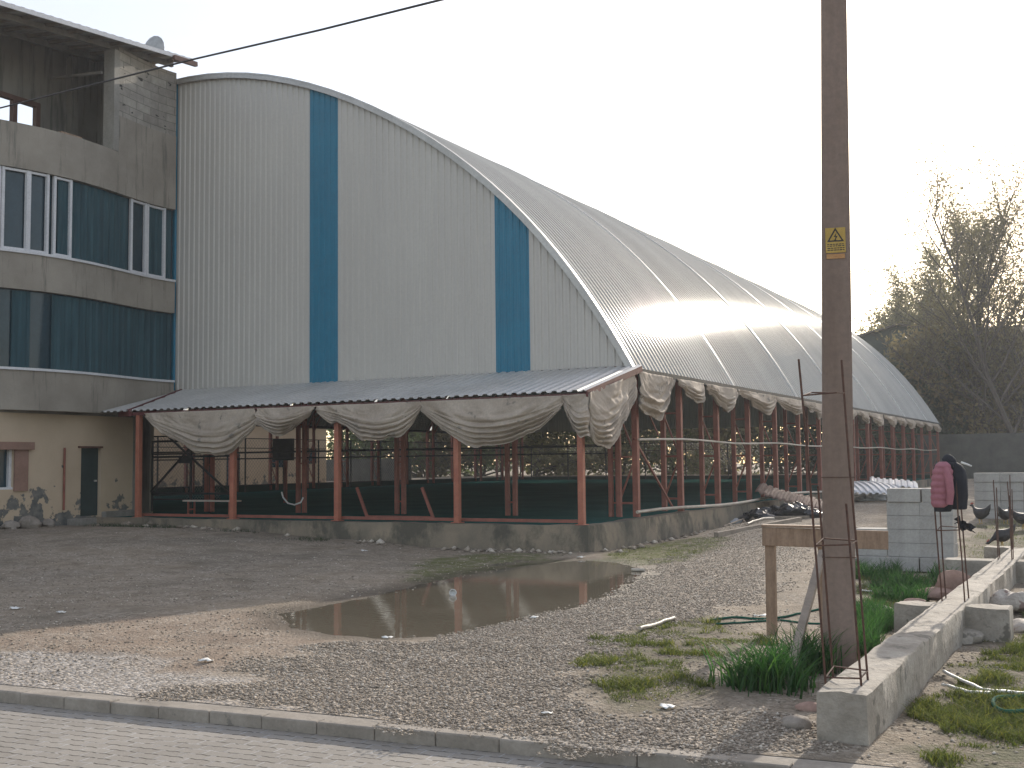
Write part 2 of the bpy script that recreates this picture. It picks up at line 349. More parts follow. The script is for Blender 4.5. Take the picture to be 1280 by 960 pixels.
def water_mat():
    t = NT('muddy_water'); t.b.inputs['IOR'].default_value = 1.33
    c = t.ramp(t.noise(.6, 4), [(.35, (.125, .108, .080)), (.65, (.15, .13, .098))])
    return t.fin(c, .03, t.bump(t.noise(9, 3, .5, stretch=(1, 1.0, 1)), .05, .02))
w = MB(); c0 = PUD.mean(0); lo = PUD.min(0)-.7; hi = PUD.max(0)+.7
w.grid([[(x, y, -.028) for y in np.linspace(lo[1], hi[1], 12)] for x in np.linspace(lo[0], hi[0], 12)])
tag(w.build('puddle_water', water_mat()), kind='structure')

# road: interlocking pavers, kerb
def paver_mat():
    t = NT('interlocking_pavers'); P = t.tc.outputs['Object']
    nz = t.n('ShaderNodeTexNoise'); nz.inputs['Scale'].default_value = 1.4; t.l(P, nz.inputs['Vector'])
    sx = t.n('ShaderNodeSeparateXYZ'); t.l(P, sx.inputs[0])
    # toothed long edges of the pavers
    zz = t.math('PINGPONG', t.math('ADD', sx.outputs[0], 0.), .055)
    zz = t.math('MULTIPLY', t.math('SUBTRACT', zz, .0275), .22)
    cb = t.n('ShaderNodeCombineXYZ'); t.l(sx.outputs[0], cb.inputs[0]); t.l(t.math('ADD', sx.outputs[1], zz), cb.inputs[1])
    mp = t.n('ShaderNodeVectorMath', operation='MULTIPLY_ADD'); t.l(nz.outputs['Color'], mp.inputs[0]); mp.inputs[1].default_value = (.02, .02, 0); t.l(cb.outputs[0], mp.inputs[2])
    br = t.n('ShaderNodeTexBrick'); br.offset = .5; t.l(mp.outputs[0], br.inputs['Vector'])
    for k, v in (('Scale', 1.), ('Mortar Size', .0055), ('Mortar Smooth', .35), ('Brick Width', .22), ('Row Height', .115), ('Bias', 0.)): br.inputs[k].default_value = v
    br.inputs['Color1'].default_value = (.245, .225, .198, 1); br.inputs['Color2'].default_value = (.29, .268, .238, 1); br.inputs['Mortar'].default_value = (.40, .40, .40, 1)
    jf = t.ramp(t.noise(4.5, 4, .6), [(.40, (0, 0, 0)), (.58, (1, 1, 1))])      # joints filled with sand in places
    wv = t.n('ShaderNodeTexBrick'); wv.offset = .5; t.l(mp.outputs[0], wv.inputs['Vector'])      # joints running across the street stay sand filled
    for k, v in (('Scale', 1.), ('Mortar Size', .008), ('Mortar Smooth', .35), ('Brick Width', 400.), ('Row Height', .115)): wv.inputs[k].default_value = v
    sel = t.ramp(t.noise(1., 2, .5, stretch=(9, 26, 1)), [(.44, (0, 0, 0)), (.50, (1, 1, 1))])
    jm = t.math('ADD', t.math('MULTIPLY', br.outputs['Fac'], t.math('MULTIPLY', jf, .32)), t.math('MULTIPLY', t.math('MULTIPLY', wv.outputs['Fac'], sel), 1.))
    c = t.mix(jm, br.outputs['Color'], (.05, .042, .035))
    big = t.noise(.6, 5, .6); c = t.mix(.5, c, t.ramp(big, [(.3, (.72, .70, .67)), (.7, (1.15, 1.13, 1.1))]), 'MULTIPLY')
    fine = t.noise(70, 4, .7); c = t.mix(.4, c, t.ramp(fine, [(.3, (.65,)*3), (.7, (1.3,)*3)]), 'MULTIPLY')
    dirt = t.ramp(t.noise(18, 3, .6), [(.66, (0, 0, 0)), (.72, (.6, .6, .6))]); c = t.mix(dirt, c, (.16, .13, .10))
    h = t.math('SUBTRACT', t.math('MULTIPLY', fine, .25), jm)
    return t.fin(c, .85, t.bump(h, .8, .012))
RM = Matrix.Rotation(KANG, 4, 'Z')
KO = Vector((KB0[0], KB0[1], 0))
w = MB(); w.grid([[(x, y, -.095) for y in np.linspace(-15, -.235, 30)] for x in np.linspace(-400, 400, 60)])
o = w.build('road', paver_mat()); o.location = KO; o.rotation_euler = (0, 0, KANG); tag(o, kind='structure')
KERB = pm('kerb_concrete', (.23, .20, .165), (.34, .30, .255), 2.5, .92, .5, 30, .01, speck=(8, .63, (.20, .18, .155)))
w = MB(); x = -60.
rk = random.Random(5)
while x < 60:
    dz = rk.uniform(-.006, .006); dy = rk.uniform(-.005, .005); L = .5 if x < 5 else 1.
    w.box((x+.002, -.24+dy, -.25), (x+L-.002, -.115+dy, .0+dz)); x += L
o = w.build('kerb', KERB, bevel=.012); o.location = KO; o.rotation_euler = (0, 0, KANG); tag(o, kind='structure')
w = MB(); w.grid([[(x, y, -.004) for y in (-.13, .06)] for x in np.linspace(-60, 60, 121)])
o = w.build('kerb_backing', KERB); o.location = KO; o.rotation_euler = (0, 0, KANG); tag(o, kind='structure')
# far shoulder of the road, behind the viewer
w = MB(); w.grid([[(x, y, -.10) for y in (-300, -14.9)] for x in (-600, 600)])
o = w.build('road_verge', pm('verge_soil', (.12, .10, .08), (.2, .17, .14), .5)); o.location = KO; o.rotation_euler = (0, 0, KANG); tag(o, kind='structure')

# ------------------------------------------------------------------ gravel stones, grass
def inside_pts(P, n, nz=.3, need=None):
    lo = P.min(0)-.2; hi = P.max(0)+.2; out = []
    while sum(map(len, out)) < n:
        q = RNG.random((n*3, 2))*(hi-lo)+lo; d = poly_sd(q[:, 0], q[:, 1], P)+(fbm(q[:, 0]*1.5+4, q[:, 1]*1.5)-.47)*nz*2
        k = d > 0
        if need is not None: k &= need(q)
        out.append(q[k])
    return np.concatenate(out)[:n]
FADE = lambda q: RNG.random(len(q)) < ss(.5+(poly_sd(q[:, 0], q[:, 1], GRAVN)+(fbm(q[:, 0]*1.5+4, q[:, 1]*1.5)-.47)*1.1)/1.3)
GRAVN = np.array([p for p in GRAV if p[1] < 40])
def stones(name, pts, s0, s1, mat, label=None):
    n = len(pts); base = np.array([(1, 0, 0), (0, 1, 0), (-1, 0, 0), (0, -1, 0), (0, 0, .75), (0, 0, -.6)])
    tri = np.array([(0, 1, 4), (1, 2, 4), (2, 3, 4), (3, 0, 4), (1, 0, 5), (2, 1, 5), (3, 2, 5), (0, 3, 5)])
    sz = s0+(s1-s0)*RNG.random(n)**3; an = RNG.random(n)*6.28
    v = base[None]*(1+.7*(RNG.random((n, 6, 1))-.5)); v = v*np.stack([np.ones(n), .6+.4*RNG.random(n), .45+.35*RNG.random(n)], -1)[:, None]
    x = v[..., 0]*np.cos(an)[:, None]-v[..., 1]*np.sin(an)[:, None]; y = v[..., 0]*np.sin(an)[:, None]+v[..., 1]*np.cos(an)[:, None]
    v = np.stack([x, y, v[..., 2]+.35*(RNG.random((n, 1))-.5)*x], -1)*sz[:, None, None]
    v += np.stack([pts[:, 0], pts[:, 1], gz(pts[:, 0], pts[:, 1])+sz*.22], -1)[:, None]
    f = (tri[None]+6*np.arange(n)[:, None, None]).reshape(-1, 3)
    return npmesh(name, v.reshape(-1, 3), f, mat, attrs={'tone': np.repeat(RNG.random(n), 6)})
def stone_mat():
    t = NT('gravel_stone'); c = t.ramp(t.attr('tone'), [(0, (.17, .138, .106)), (.4, (.295, .245, .193)), (.8, (.405, .345, .28)), (1, (.59, .53, .455))])
    return t.fin(t.mix(.5, c, t.ramp(t.noise(40, 4), [(.3, (.6,)*3), (.7, (1.3,)*3)]), 'MULTIPLY'), .9)
SM = stone_mat()
near = lambda q: RNG.random(len(q)) < np.clip(11/np.maximum(q[:, 1], 1), 0, 1)**2.2
dry = lambda q: poly_sd(q[:, 0], q[:, 1], PUD) < .1
p = inside_pts(GRAVN, 95000, .9, lambda q: near(q) & dry(q) & FADE(q))
tag(stones('gravel', p, .005, .022, SM), 'grey crushed stone gravel spread beside the puddle', 'gravel', kind='stuff')
yard = np.array([(-14, kerb_y(-14)+.05), (4, kerb_y(4)+.05), (4, 24), (-8, 24), (-9, 22), (-22, 22), (-22, 10)])
nobeam = lambda q: ~((np.abs(q[:, 0]+1.8) < .2) & (q[:, 1] > 7.9))
p = inside_pts(yard, 42000, .1, lambda q: near(q) & dry(q) & nobeam(q) & (fbm(q[:, 0]*.9, q[:, 1]*.9)+.25*RNG.random(len(q)) > .52))
tag(stones('scattered_pebbles', p, .004, .024, SM), 'loose pebbles scattered over the bare earth yard', 'pebbles', kind='stuff')
rx = RNG.uniform(-25, -10.1, 420); rp = np.stack([rx, 22.3-np.abs(RNG.normal(0, .28, 420))], -1)
ry_ = RNG.uniform(22.3, 44, 380); rp = np.concatenate([rp, np.stack([-10.2+np.abs(RNG.normal(0, .35, 380)), ry_], -1)]); rp = rp[fbm(rp[:, 0]*.9, rp[:, 1]*.9+3) > .42]
tag(stones('rubble', rp, .025, .15, SM), 'broken stones and rubble along the foot of the hall plinth', 'rubble', kind='stuff')
def blades(name, pts, h0, h1, w0, mat, lean=.5, seg=2, hmul=None):
    n = len(pts); h = h0+(h1-h0)*RNG.random(n)**1.4
    if hmul is not None: h = h*hmul
    a = RNG.random(n)*6.28; b = RNG.random(n)*6.28; ln = lean*(.3+RNG.random(n))*h; z0 = gz(pts[:, 0], pts[:, 1])-.01
    V = []
    for k in range(seg+1):
        t = k/seg; wd = w0*(1-t)**.7*(.6+.8*RNG.random(n) if k == 0 else 1)
        cx = pts[:, 0]+np.cos(b)*ln*t*t; cy = pts[:, 1]+np.sin(b)*ln*t*t; cz = z0+h*t*(1-.25*t*lean)
        V.append(np.stack([cx-np.cos(a)*wd, cy-np.sin(a)*wd, cz], -1)); V.append(np.stack([cx+np.cos(a)*wd, cy+np.sin(a)*wd, cz], -1))
    V = np.stack(V, 1); k = 2*(seg+1); q = np.array([(2*i, 2*i+1, 2*i+3, 2*i+2) for i in range(seg)])
    return npmesh(name, V.reshape(-1, 3), (q[None]+k*np.arange(n)[:, None, None]).reshape(-1, 4), mat, attrs={'tone': np.repeat(RNG.random(n), k)})
clump = lambda sc, th: (lambda q: fbm(q[:, 0]*sc, q[:, 1]*sc+7)+.12*RNG.random(len(q)) > th)
def allpts(*a): return np.concatenate(a)
gp1 = allpts(inside_pts(PATCH, 17000, .6, clump(3.0, .53)), inside_pts(LAWN, 36000, .7, clump(2.6, .50)), inside_pts(BEHIND, 9000, .4, clump(1.5, .44)), inside_pts(MOSS, 2500, .5, clump(2, .52)), inside_pts(BACKG, 3500, .6))
gp1 = gp1[~((np.abs(gp1[:, 0]+1.79) < .2) & (gp1[:, 1] > 7.9))]
tag(blades('short_grass', gp1, .015, .10, .005, G_SHORT, .9, hmul=.45+1.1*ss((fbm(gp1[:, 0]*2.6, gp1[:, 1]*2.6+7)-.42)/.25)), 'short yellow green grass in uneven patches around the concrete beam', 'grass', kind='stuff')
gp2 = inside_pts(BEHIND, 5000, .3, lambda q: (fbm(q[:, 0]*1.3+3, q[:, 1]*1.3) > .5) & (q[:, 1] > 11.5) & (q[:, 0] < -2.0))
tag(blades('tall_weeds', gp2, .12, .38, .009, G_TALL, .6, 3), 'lush dark green weeds between the beam and the block stack', 'weeds', kind='stuff')
wp = np.stack([RNG.uniform(-27, -16, 3500), 22.1-np.abs(RNG.normal(0, .35, 3500))], -1); wp = wp[fbm(wp[:, 0]*1.1, wp[:, 1]*1.1) > .5]
tag(blades('plinth_weeds', wp, .04, .16, .006, L_DARK, .8), 'dark weeds along the foot of the front plinth', 'weeds', kind='stuff')
for i, (u, v, rad, n, lab) in enumerate(((958, 858, .36, 750, 'tall dark green grass clump between the timber posts, left of the strut'), (1008, 838, .28, 480, 'tall dark green grass clump at the foot of the concrete pole'))):
    c = onz(u, v, 0); q = RNG.normal(0, .42, (n, 2))*rad; q = c[:2]+q
    tag(blades('grass_clump', q, .16, .56, .010, G_TALL, .75, 3), lab, 'grass clump', 'tall grass clumps by the pole')
# ------------------------------------------------------------------ sports hall
HX, YG, YE, XC, HW = -10.54, 25.63, 75.3, -25.4, 14.86
def prof(x): d = ((np.asarray(x, float)-XC)/HW)**2; return 13.88-8.83*d+2.22*d*d-3.02*d**3
hall = thing('sports_hall', 'large barrel roofed sports hall with white and blue end wall and open sides', 'sports hall')
def trap(a, b, pitch=.25, h=.035, wr=.45):
    """trapezoid sheet profile: list of (position, height)"""
    out = []; x = a
    while x < b-1e-6:
        for t, hh in ((0, 0), (.5-wr/2-.09, 0), (.5-wr/2+.03, h), (.5+wr/2-.03, h), (.5+wr/2+.09, 0)):
            if x+t*pitch <= b: out.append((x+t*pitch, hh))
        x += pitch
    out.append((b, 0)); return out
def end_sheet(name, x0, x1, mat, y, sign=-1, base=4.27):
    P = [[(x, y+sign*h, z) for z in np.linspace(base, float(prof(np.clip(x, XC-HW+.02, XC+HW-.02)))-.02, 6)] for x, h in trap(x0, x1, .2, .03, .34)]
    return MB().grid(P).build(name, mat, hall, solid=.003)
stripes = [(-14.32, -13.32), (-20.38, -19.38), (-26.5, -25.53), (-32.0, -31.0), (-38.0, -37.0)]
xs = [HX-.05]+[v for s in stripes for v in s[::-1]]+[XC-HW+.05]
for i in range(0, len(xs), 2): end_sheet('end_wall_sheet', xs[i+1], xs[i], SHEET, YG)
for a, b in stripes: end_sheet('blue_stripe', a, b, BLUE, YG)
end_sheet('far_end_wall', XC-HW+.05, HX-.05, SHEET, YE)
# roof
NA = 60; th = np.linspace(-1, 1, NA); ax = XC+HW*np.sin(th*pi/2)*1.006; az = prof(np.clip(ax, XC-HW*1.006, XC+HW*1.006))
dx = np.gradient(ax); dz = np.gradient(az); L = np.hypot(dx, dz); anx, anz = -dz/L, dx/L
anx, anz = np.where(anz < 0, -anx, anx), np.abs(anz)
def roof_strip(name, y0, y1, mat, pitch=.26, h=.05, off=0., parent=hall, solid=.004):
    P = [[(ax[i]+anx[i]*(hh+off), y, az[i]+anz[i]*(hh+off)) for i in range(NA)] for y, hh in trap(y0, y1, pitch, h)]
    return MB().grid(P).build(name, mat, parent, smooth=20)
SK = [33.4, 40.85, 48.3, 55.75, 63.2, 70.65]; SW = .17
yb = [YG-.12]+[v for s in SK for v in (s-SW, s+SW)]+[YE+.15]
for i in range(0, len(yb), 2): roof_strip('roof_sheet', yb[i]-.02, yb[i+1]+.02, GALV)
for s in SK: roof_strip('skylight_strip', s-SW, s+SW, SKYL, .34, .03, .042)
MB().grid([[(ax[i]+anx[i]*o, y, az[i]+anz[i]*o) for i in range(NA)] for y, o in ((YG-.125, -.12), (YG-.135, .05), (YG+.06, .052))]).build('verge_trim', CANROOF, hall, smooth=30)
w = MB(); w.box((HX+.02, YG-.1, 4.06), (HX+.16, YE, 4.2)); w.build('eave_beam', BLACK, hall)
w = MB(); w.box((XC-HW-.16, YG-.1, 4.06), (XC-HW-.02, YE, 4.2)); w.build('eave_beam', BLACK, hall)
# arch frames with laced legs
NF = 17; FY = [YG+.12+i*(YE-YG-.3)/(NF-1) for i in range(NF)]
def fz(y): return .60+.0045*(y-22.6)
for i, y in enumerate(FY):
    for sgn, xe in ((1, HX), (-1, XC-HW)):
        w = MB(); xi = xe-sgn*.46; b = fz(y)
        w.bar((xe-sgn*.0, y, b), (xe, y, 4.2), .14); w.bar((xi, y, b), (xi, y, 4.75), .12)
        for z in (b+.33, b+1.45, b+2.6): w.bar((xe, y, z), (xi, y, z), .05)
        w.bar((xe, y, b+1.45), (xi, y, b+.33), .04); w.bar((xe, y, b+1.45), (xi, y, b+2.6), .04)
        w.build('laced_column', RED, hall)
    k = range(0, NA, 3)
    w = MB(); w.tube([(ax[j]-anx[j]*.12, y, az[j]-anz[j]*.12) for j in k], .06, 5); w.tube([(ax[j]-anx[j]*.6, y, az[j]-anz[j]*.6) for j in k], .05, 5)
    kk = list(k)
    for a, b in zip(kk[:-1], kk[1:]): w.bar((ax[a]-anx[a]*.12, y, az[a]-anz[a]*.12), (ax[b]-anx[b]*.6, y, az[b]-anz[b]*.6), .035)
    w.build('arch_truss', RED, hall)
# columns under the end wall
for u in (261, 376, 500, 639, 769):
    x = ony(u, 640, YG)[0]; w = MB()
    for d in (-.11, .11): w.bar((x+d, YG+.02, fz(YG)), (x+d, YG+.02, 4.25), .1)
    for z in (.95, 2., 3.1): w.bar((x-.11, YG+.02, z), (x+.11, YG+.02, z), .04)
    w.build('end_column', RED, hall)
for z, r in ((2.34, .028), (2.16, .02)):
    MB().tube([(-30, YG+.1, z), (HX-.5, YG+.1, z)], r, 6).build('cage_rail', BLACK, hall)
# front canopy
FX = [-23.83, -20.45, -17.1, -13.68, -10.53]; FYP = 22.6
for x in FX:
    w = MB(); w.bar((x, FYP, fz(FYP)-.02), (x, FYP, 3.42), .135); w.box((x-.12, FYP-.12, fz(FYP)-.02), (x+.12, FYP+.12, fz(FYP)+.0)); w.build('front_post', REDF, hall, bevel=.012)
P = [[(x, y, z+h) for y, z in ((YG-.02, 4.25), (24.1, 3.875), (22.42, 3.47))] for x, h in trap(-25.2, -10.28, .25, .035)]
MB().grid(P).build('canopy_roof', CANROOF, hall, solid=.003)
w = MB(); w.box((-24.1, 22.5, 3.36), (-10.32, 22.62, 3.44)); w.build('canopy_beam', MAROON, hall)
w = MB(); w.bar((-10.3, 22.45, 3.42), (-10.3, YG, 4.18), .05, .14); w.build('canopy_trim', MAROON, hall)
w = MB(); w.bar((-24.02, 22.43, 3.45), (-25.22, YG-.05, 4.22), .06, .16); w.bar((-24.0, 22.45, 3.44), (-25.05, 23.0, 3.46), .06, .2); w.build('canopy_trim', MAROON, hall)
for x in FX:
    w = MB(); w.bar((x, 22.6, 3.40), (x, YG, 4.14), .06, .1); w.build('canopy_rafter', MAROON, hall)
# plinth and floor
PLIN = render_mat('stained_plinth', (.13, .115, .09), (.31, .25, .18), (.05, .052, .042), .47)
for n_ in PLIN.node_tree.nodes:
    if n_.type == 'MAPPING': n_.inputs['Scale'].default_value = (.8, .8, .5)
def rough_wall(pts, z0f, z1, t, name):
    w = MB(); R = []
    for i, (x, y) in enumerate(pts):
        dd = Vector((pts[min(i+1, len(pts)-1)][0]-pts[max(i-1, 0)][0], pts[min(i+1, len(pts)-1)][1]-pts[max(i-1, 0)][1])).normalized(); nx, ny = dd.y, -dd.x
        j = lambda s: (float(fbm(x*1.3+s*3, y*1.3+s))-.47)*.16
        zt = z1(y)+j(5)*.6
        R.append([(x+nx*(t+.05+j(1)), y+ny*(t+.05+j(1)), z0f), (x+nx*(t+.02+j(2)), y+ny*(t+.02+j(2)), (z0f+zt)/2), (x+nx*t, y+ny*t, zt), (x-nx*t, y-ny*t, zt), (x-nx*t, y-ny*t, z0f)])
    return w.rings(R).build(name, PLIN, hall, smooth=40)
rough_wall([(x, 22.58) for x in np.linspace(-25.6, -10.3, 60)], -.3, lambda y: fz(y)-.03, .16, 'front_plinth')
rough_wall([(-10.5, y) for y in np.linspace(22.42, 75.5, 150)], -.3, lambda y: fz(y)-.03, .16, 'side_plinth')
w = MB(); w.grid([[(x, y, fz(y)-.06) for y in (22.7, YE+.3)] for x in (XC-HW-.2, -10.6)]); w.build('turf_floor', TURF, hall)
w = MB(); w.box((XC-HW-.1, YG, .5), (XC-HW, YE, 1.02)); w.build('perimeter_board', GREENB, hall)
w = MB(); w.box((XC-HW, YE, .6), (HX-.5, YE+.08, .98)); w.build('perimeter_board', GREENB, hall)
# rails along the open side
MB().tube([(-10.42+random.uniform(-.02, .02), y, 2.5+.03*sin(y*.7)) for y in np.arange(25.7, 74.5, 1.5)], .028, 6).build('side_rail', PALEP, hall, smooth=60)
MB().tube([(-10.28+random.uniform(-.03, .03), y, fz(y)+.10+.05*sin(y*.5+1)) for y in np.arange(25.2, 62, 1.5)], .04, 6).build('kerb_pipe', PALEP, hall, smooth=60)
w = MB(); w.bar((HX, YG, fz(YG)+1.9), (HX-.1, 28.5, fz(28)+.1), .045); w.bar((HX, YG+.1, 3.9), (HX, 27.3, 2.6), .03); w.build('side_brace', RED, hall)
for y in (22.75,): MB().bar((-24, y, fz(y)+.05), (-10.6, y, fz(y)+.05), .07).build('floor_rail', RED, hall)

# ------------------------------------------------------------------ inside the hall
fr = thing('braced_gate', 'black steel gate frame with X bracing beside the leftmost red post', 'gate', (0, 0, 0))
gx0, gx1 = -26.2, -22.9; gyy = YG-.25
w = MB()
for z in (1.15, 2.25, 2.72): w.bar((gx0, gyy, z), (gx1, gyy, z), .06)
for x in (gx0, -24.62, gx1): w.bar((x, gyy, .6), (x, gyy, 2.75), .06)
w.build('gate_frame', BLACK, fr)
MB().bar((gx0, gyy-.04, 1.2), (-24.0, gyy-.04, 3.0), .05).build('brace', BLACK, fr); MB().bar((gx0+.4, gyy-.09, 3.1), (gx1, gyy-.09, 1.1), .05).build('brace', BLACK, fr)
w = MB(); w.box((-25.1, gyy-.02, 2.05), (-24.6, gyy+.03, 2.24)); w.build('lock_plate', BLACK, fr)
def chain(name, x0, x1, y, z0, z1, label, st=.11, along='x'):
    r = thing(name, label, 'wire fence'); w = MB(); H = z1-z0; V = []; 
    for s in (1, -1):
        for a in np.arange(x0-(H if s > 0 else 0), x1+(0 if s > 0 else H), st):
            p0, p1 = a, a+s*H; t0, t1 = 0., 1.
            lo_, hi_ = (x0, x1)
            for bnd in (lo_, hi_):
                if (p0-bnd)*(p1-bnd) < 0:
                    t = (bnd-p0)/(p1-p0)
                    if (p0 < lo_) or (p0 > hi_): t0 = max(t0, t) if (p0 < lo_ and bnd == lo_) or (p0 > hi_ and bnd == hi_) else t0
                    if (p1 < lo_) or (p1 > hi_): t1 = min(t1, t) if (p1 < lo_ and bnd == lo_) or (p1 > hi_ and bnd == hi_) else t1
            if t1 <= t0: continue
            A = (p0+(p1-p0)*t0, z0+H*t0); B = (p0+(p1-p0)*t1, z0+H*t1); dy = .008*s
            if along == 'x': w.bar((A[0], y+dy, A[1]), (B[0], y+dy, B[1]), .006)
            else: w.bar((y+dy, A[0], A[1]), (y+dy, B[0], B[1]), .008)
    w.build('wire_mesh', WIRE, r); 
    for a in np.arange(x0, x1+.1, 3.): w = MB(); (w.bar((a, y, z0-.4), (a, y, z1), .06) if along == 'x' else w.bar((y, a, z0-.4), (y, a, z1), .06)); w.build('fence_post', BLACK, r)
    w = MB()
    for z in (z1, z1-.5, z0): (w.bar((x0, y, z), (x1, y, z), .04) if along == 'x' else w.bar((y, x0, z), (y, x1, z), .04))
    w.build('fence_rails', BLACK, r); return r
WIRE = pm('fence_wire', (.16, .165, .16), (.26, .26, .25), 8, .5, 0, metal=.6)
chain('chain_link_fence', -27.5, -24.1, YG+.45, .95, 2.9, 'chain link fence behind the black X braced gate')
chain('chain_link_fence', 27, 75, XC-HW+.35, 1., 3.4, 'long chain link fence along the far side of the turf pitch', .22, 'y')
chain('chain_link_fence', -39, -12, YE-.3, 1.0, 3.3, 'chain link fence across the far end of the turf pitch', .22)
b = thing('bench', 'low bench with a pale seat just behind the first bay of red posts', 'bench', (-22.4, 23.9, fz(24)-.05))
MB().box((-.95, -.14, .42), (.95, .14, .46)).build('seat', PALEP, b)
for s in (-.75, .75): w = MB(); w.bar((s, -.12, 0), (s, -.12, .42), .04); w.bar((s, .12, 0), (s, .12, .42), .04); w.bar((s, -.12, .2), (s, .12, .2), .04); w.build('leg', RED, b)
b = thing('tipped_bench_frame', 'red steel bench frame without a seat behind the third bay', 'bench', (-15.9, 23.5, fz(23)-.05))
w = MB(); w.bar((-1, 0, .09), (1, 0, .09), .07); w.build('foot_rail', RED, b)
for s in (-1., .95): MB().bar((s+.05, 0, .05), (s-.28, 0, .82), .06).build('back_bar', RED, b)
hz = [(352, 615), (354, 622), (360, 629), (368, 631), (376, 628), (379, 622)]
tag(MB().tube([tuple(ony(u, v, 24.6)) for u, v in hz], .022, 6).build('hose_loop', WHITEP, smooth=60), 'white hose loop hanging behind the second bay of red posts', 'hose')
sg = ony(349, 560, 33)
o = thing('scoreboard_cabinet', 'dark rectangular box on a post inside the hall, behind the second bay', 'cabinet', (sg[0]+.2, 33, 0))
w = MB(); w.box((-.45, -.08, 2.15), (.45, .08, 2.95)); w.build('panel', BLACK, o, bevel=.01)
w = MB(); w.bar((.1, 0, .6), (.1, 0, 2.15), .1); w.build('stand', RED, o)

# ------------------------------------------------------------------ tarps
def tarp(label, A, B, drop, dl, dr, skew=.5, folds=5, out=(0, -1), group=None, seed=0, tail=0., flare=.12, n=80, mrows=56):
    """canvas gathered into a swag between A and B; drop below the eave in the middle, dl/dr at the ties"""
    A = Vector(A); B = Vector(B); rg = random.Random(seed); ph = rg.uniform(0, 6); P = []; o3 = Vector((out[0], out[1], 0)); d3 = (B-A).normalized(); wl = (B-A).length
    for i in range(n):
        s = i/(n-1); sk = s**(math.log(.5)/math.log(skew)) if skew != .5 else s
        bell = sin(pi*sk)**.85; tie = dl*(1-s)+dr*s; D = tie+(drop-tie)*bell; row = []
        for j in range(mrows):
            t = j/(mrows-1); q = t**.75
            amp = (.012+.05*bell)*(.5+1.1*float(fbm(s*wl*.9+seed, t*1.5+seed*2)))*ss(t*1.7-.25)
            f = amp*(sin(2*pi*folds*t**1.5+ph+.8*sin(3*s+ph))+.35*sin(2*pi*folds*2.3*t**1.3+2*ph+2*s))
            f += .03*sin(9*s+ph+4*t)*(1-t)+(.05*sin(26*s+ph)*(1-bell)*t)
            u_, v_ = s*wl+seed*3.7, (t*D+.9*wl*(s-.5)**2)
            f += .17*(float(fbm(u_*1.1, v_*4.2+seed))-.47)*min(1, t*4)+.08*(float(fbm(u_*3+9, v_*9+seed))-.47)
            bulge = flare*bell*sin(pi*t*.9)
            p = A.lerp(B, s)+o3*(bulge+f+.02)
            zz = -D*q+(.04*sin(7*s+ph)*t)-.34*t**3*(float(fbm(s*wl*2.2+seed*5, 3.3))-.45)*min(1, 6*s, 6*(1-s))+tail*max(0, t-.86)*7*(.5+.5*sin(17*s+ph))*-.12
            row.append((p.x+d3.x*.02*sin(11*t+ph), p.y+d3.y*.02*sin(11*t+ph), p.z+zz))
        P.append(row)
    o = MB().grid(P).build('tarpaulin', TARP, smooth=180, solid=.006)
    return tag(o, label, 'tarpaulin', group)
GF = 'grey canvas tarps tied up along the front canopy'; GS = 'grey canvas tarps bunched under the side eave'
def fx(u, v=520): return float(ony(u, v, 22.42)[0])
zt = 3.40
fr_ = lambda u, v: zt-float(ony(u, v, 22.42)[2])
specs = [('deep tarp swag hanging over the X braced gate, leftmost under the canopy', 180, 320, (270, 569), .12, (320, 528), .62),
         ('small shallow tarp swag between two deep ones, left part of the canopy', 321, 393, (347, 540), (321, 528), (393, 514), .4),
         ('long tarp swag with a ragged tail in the middle of the canopy', 394, 526, (480, 550), (395, 514), (526, 511), .62),
         ('widest tarp swag, under the second blue stripe of the end wall', 526, 703, (618, 557), (526, 514), (703, 512), .52)]
for i, (lab, u0, u1, lowp, l, r, sk) in enumerate(specs):
    D = fr_(*lowp); dl = l if isinstance(l, float) else fr_(*l); dr = fr_(*r)
    tarp(lab, (fx(u0), 22.44, zt), (fx(u1), 22.44, zt), D, max(dl, .1), max(dr, .1), sk, 5+i % 2, (0, -1), GF, i, .5 if i in (2,) else .2)
tarp('sunlit crumpled tarp swag at the front right corner post', (fx(702), 22.44, zt), (-10.25, 22.46, zt+.02), .95, .15, .9, .72, 6, (.15, -1), GF, 9, .3, .12)
tarp('tarp draped down the right open end of the canopy', (-10.26, 22.47, 3.44), (-10.32, 25.25, 4.05), 1.3, .85, .35, .25, 7, (1, -.1), GS, 12, .5, .14)
tarp('long pointed tarp corner hanging at the first side column', (-10.36, 25.5, 4.12), (-10.36, 27.9, 4.1), 1.15, .9, .12, .36, 3, (1, 0), GS, 14, 0, .1)
def sy(u, v=485): return float(onx(u, v, -10.4)[1])
side = [28.2, 30.4, 33.3, 37.6, 41.3, 44.2, 47.0, 50.2, 53.0, 56.4, 59.8, 62.6, 65.5, 68.2, 71.6, 74.6]
ordn = ['second', 'third', 'fourth', 'fifth', 'sixth', 'seventh', 'eighth', 'ninth', 'tenth', 'eleventh', 'twelfth', 'thirteenth', 'fourteenth', 'fifteenth', 'sixteenth']
for i in range(len(side)-1):
    d = random.uniform(.38, .66)
    tarp(f'{ordn[i]} tarp swag under the side eave, counted from the front corner', (-10.36, side[i]+.05, 4.1), (-10.36, side[i+1]-.05, 4.1), d, .14, .2, random.uniform(.6, .78), 4, (1, 0), GS, 30+i, .5, .08, 40, 34)

# ------------------------------------------------------------------ concrete building on the left
bl = thing('concrete_building', 'unfinished grey concrete building with two window bands over a peeling peach ground floor', 'building')
PY = [12., 15., 17., 18., 19.4, 20.5, 21.7, 23.1, 25.48]; PX = [-29.5, -27.6, -26.6, -26.1, -25.5, -25.17, -25.14, -25.28, -25.44]
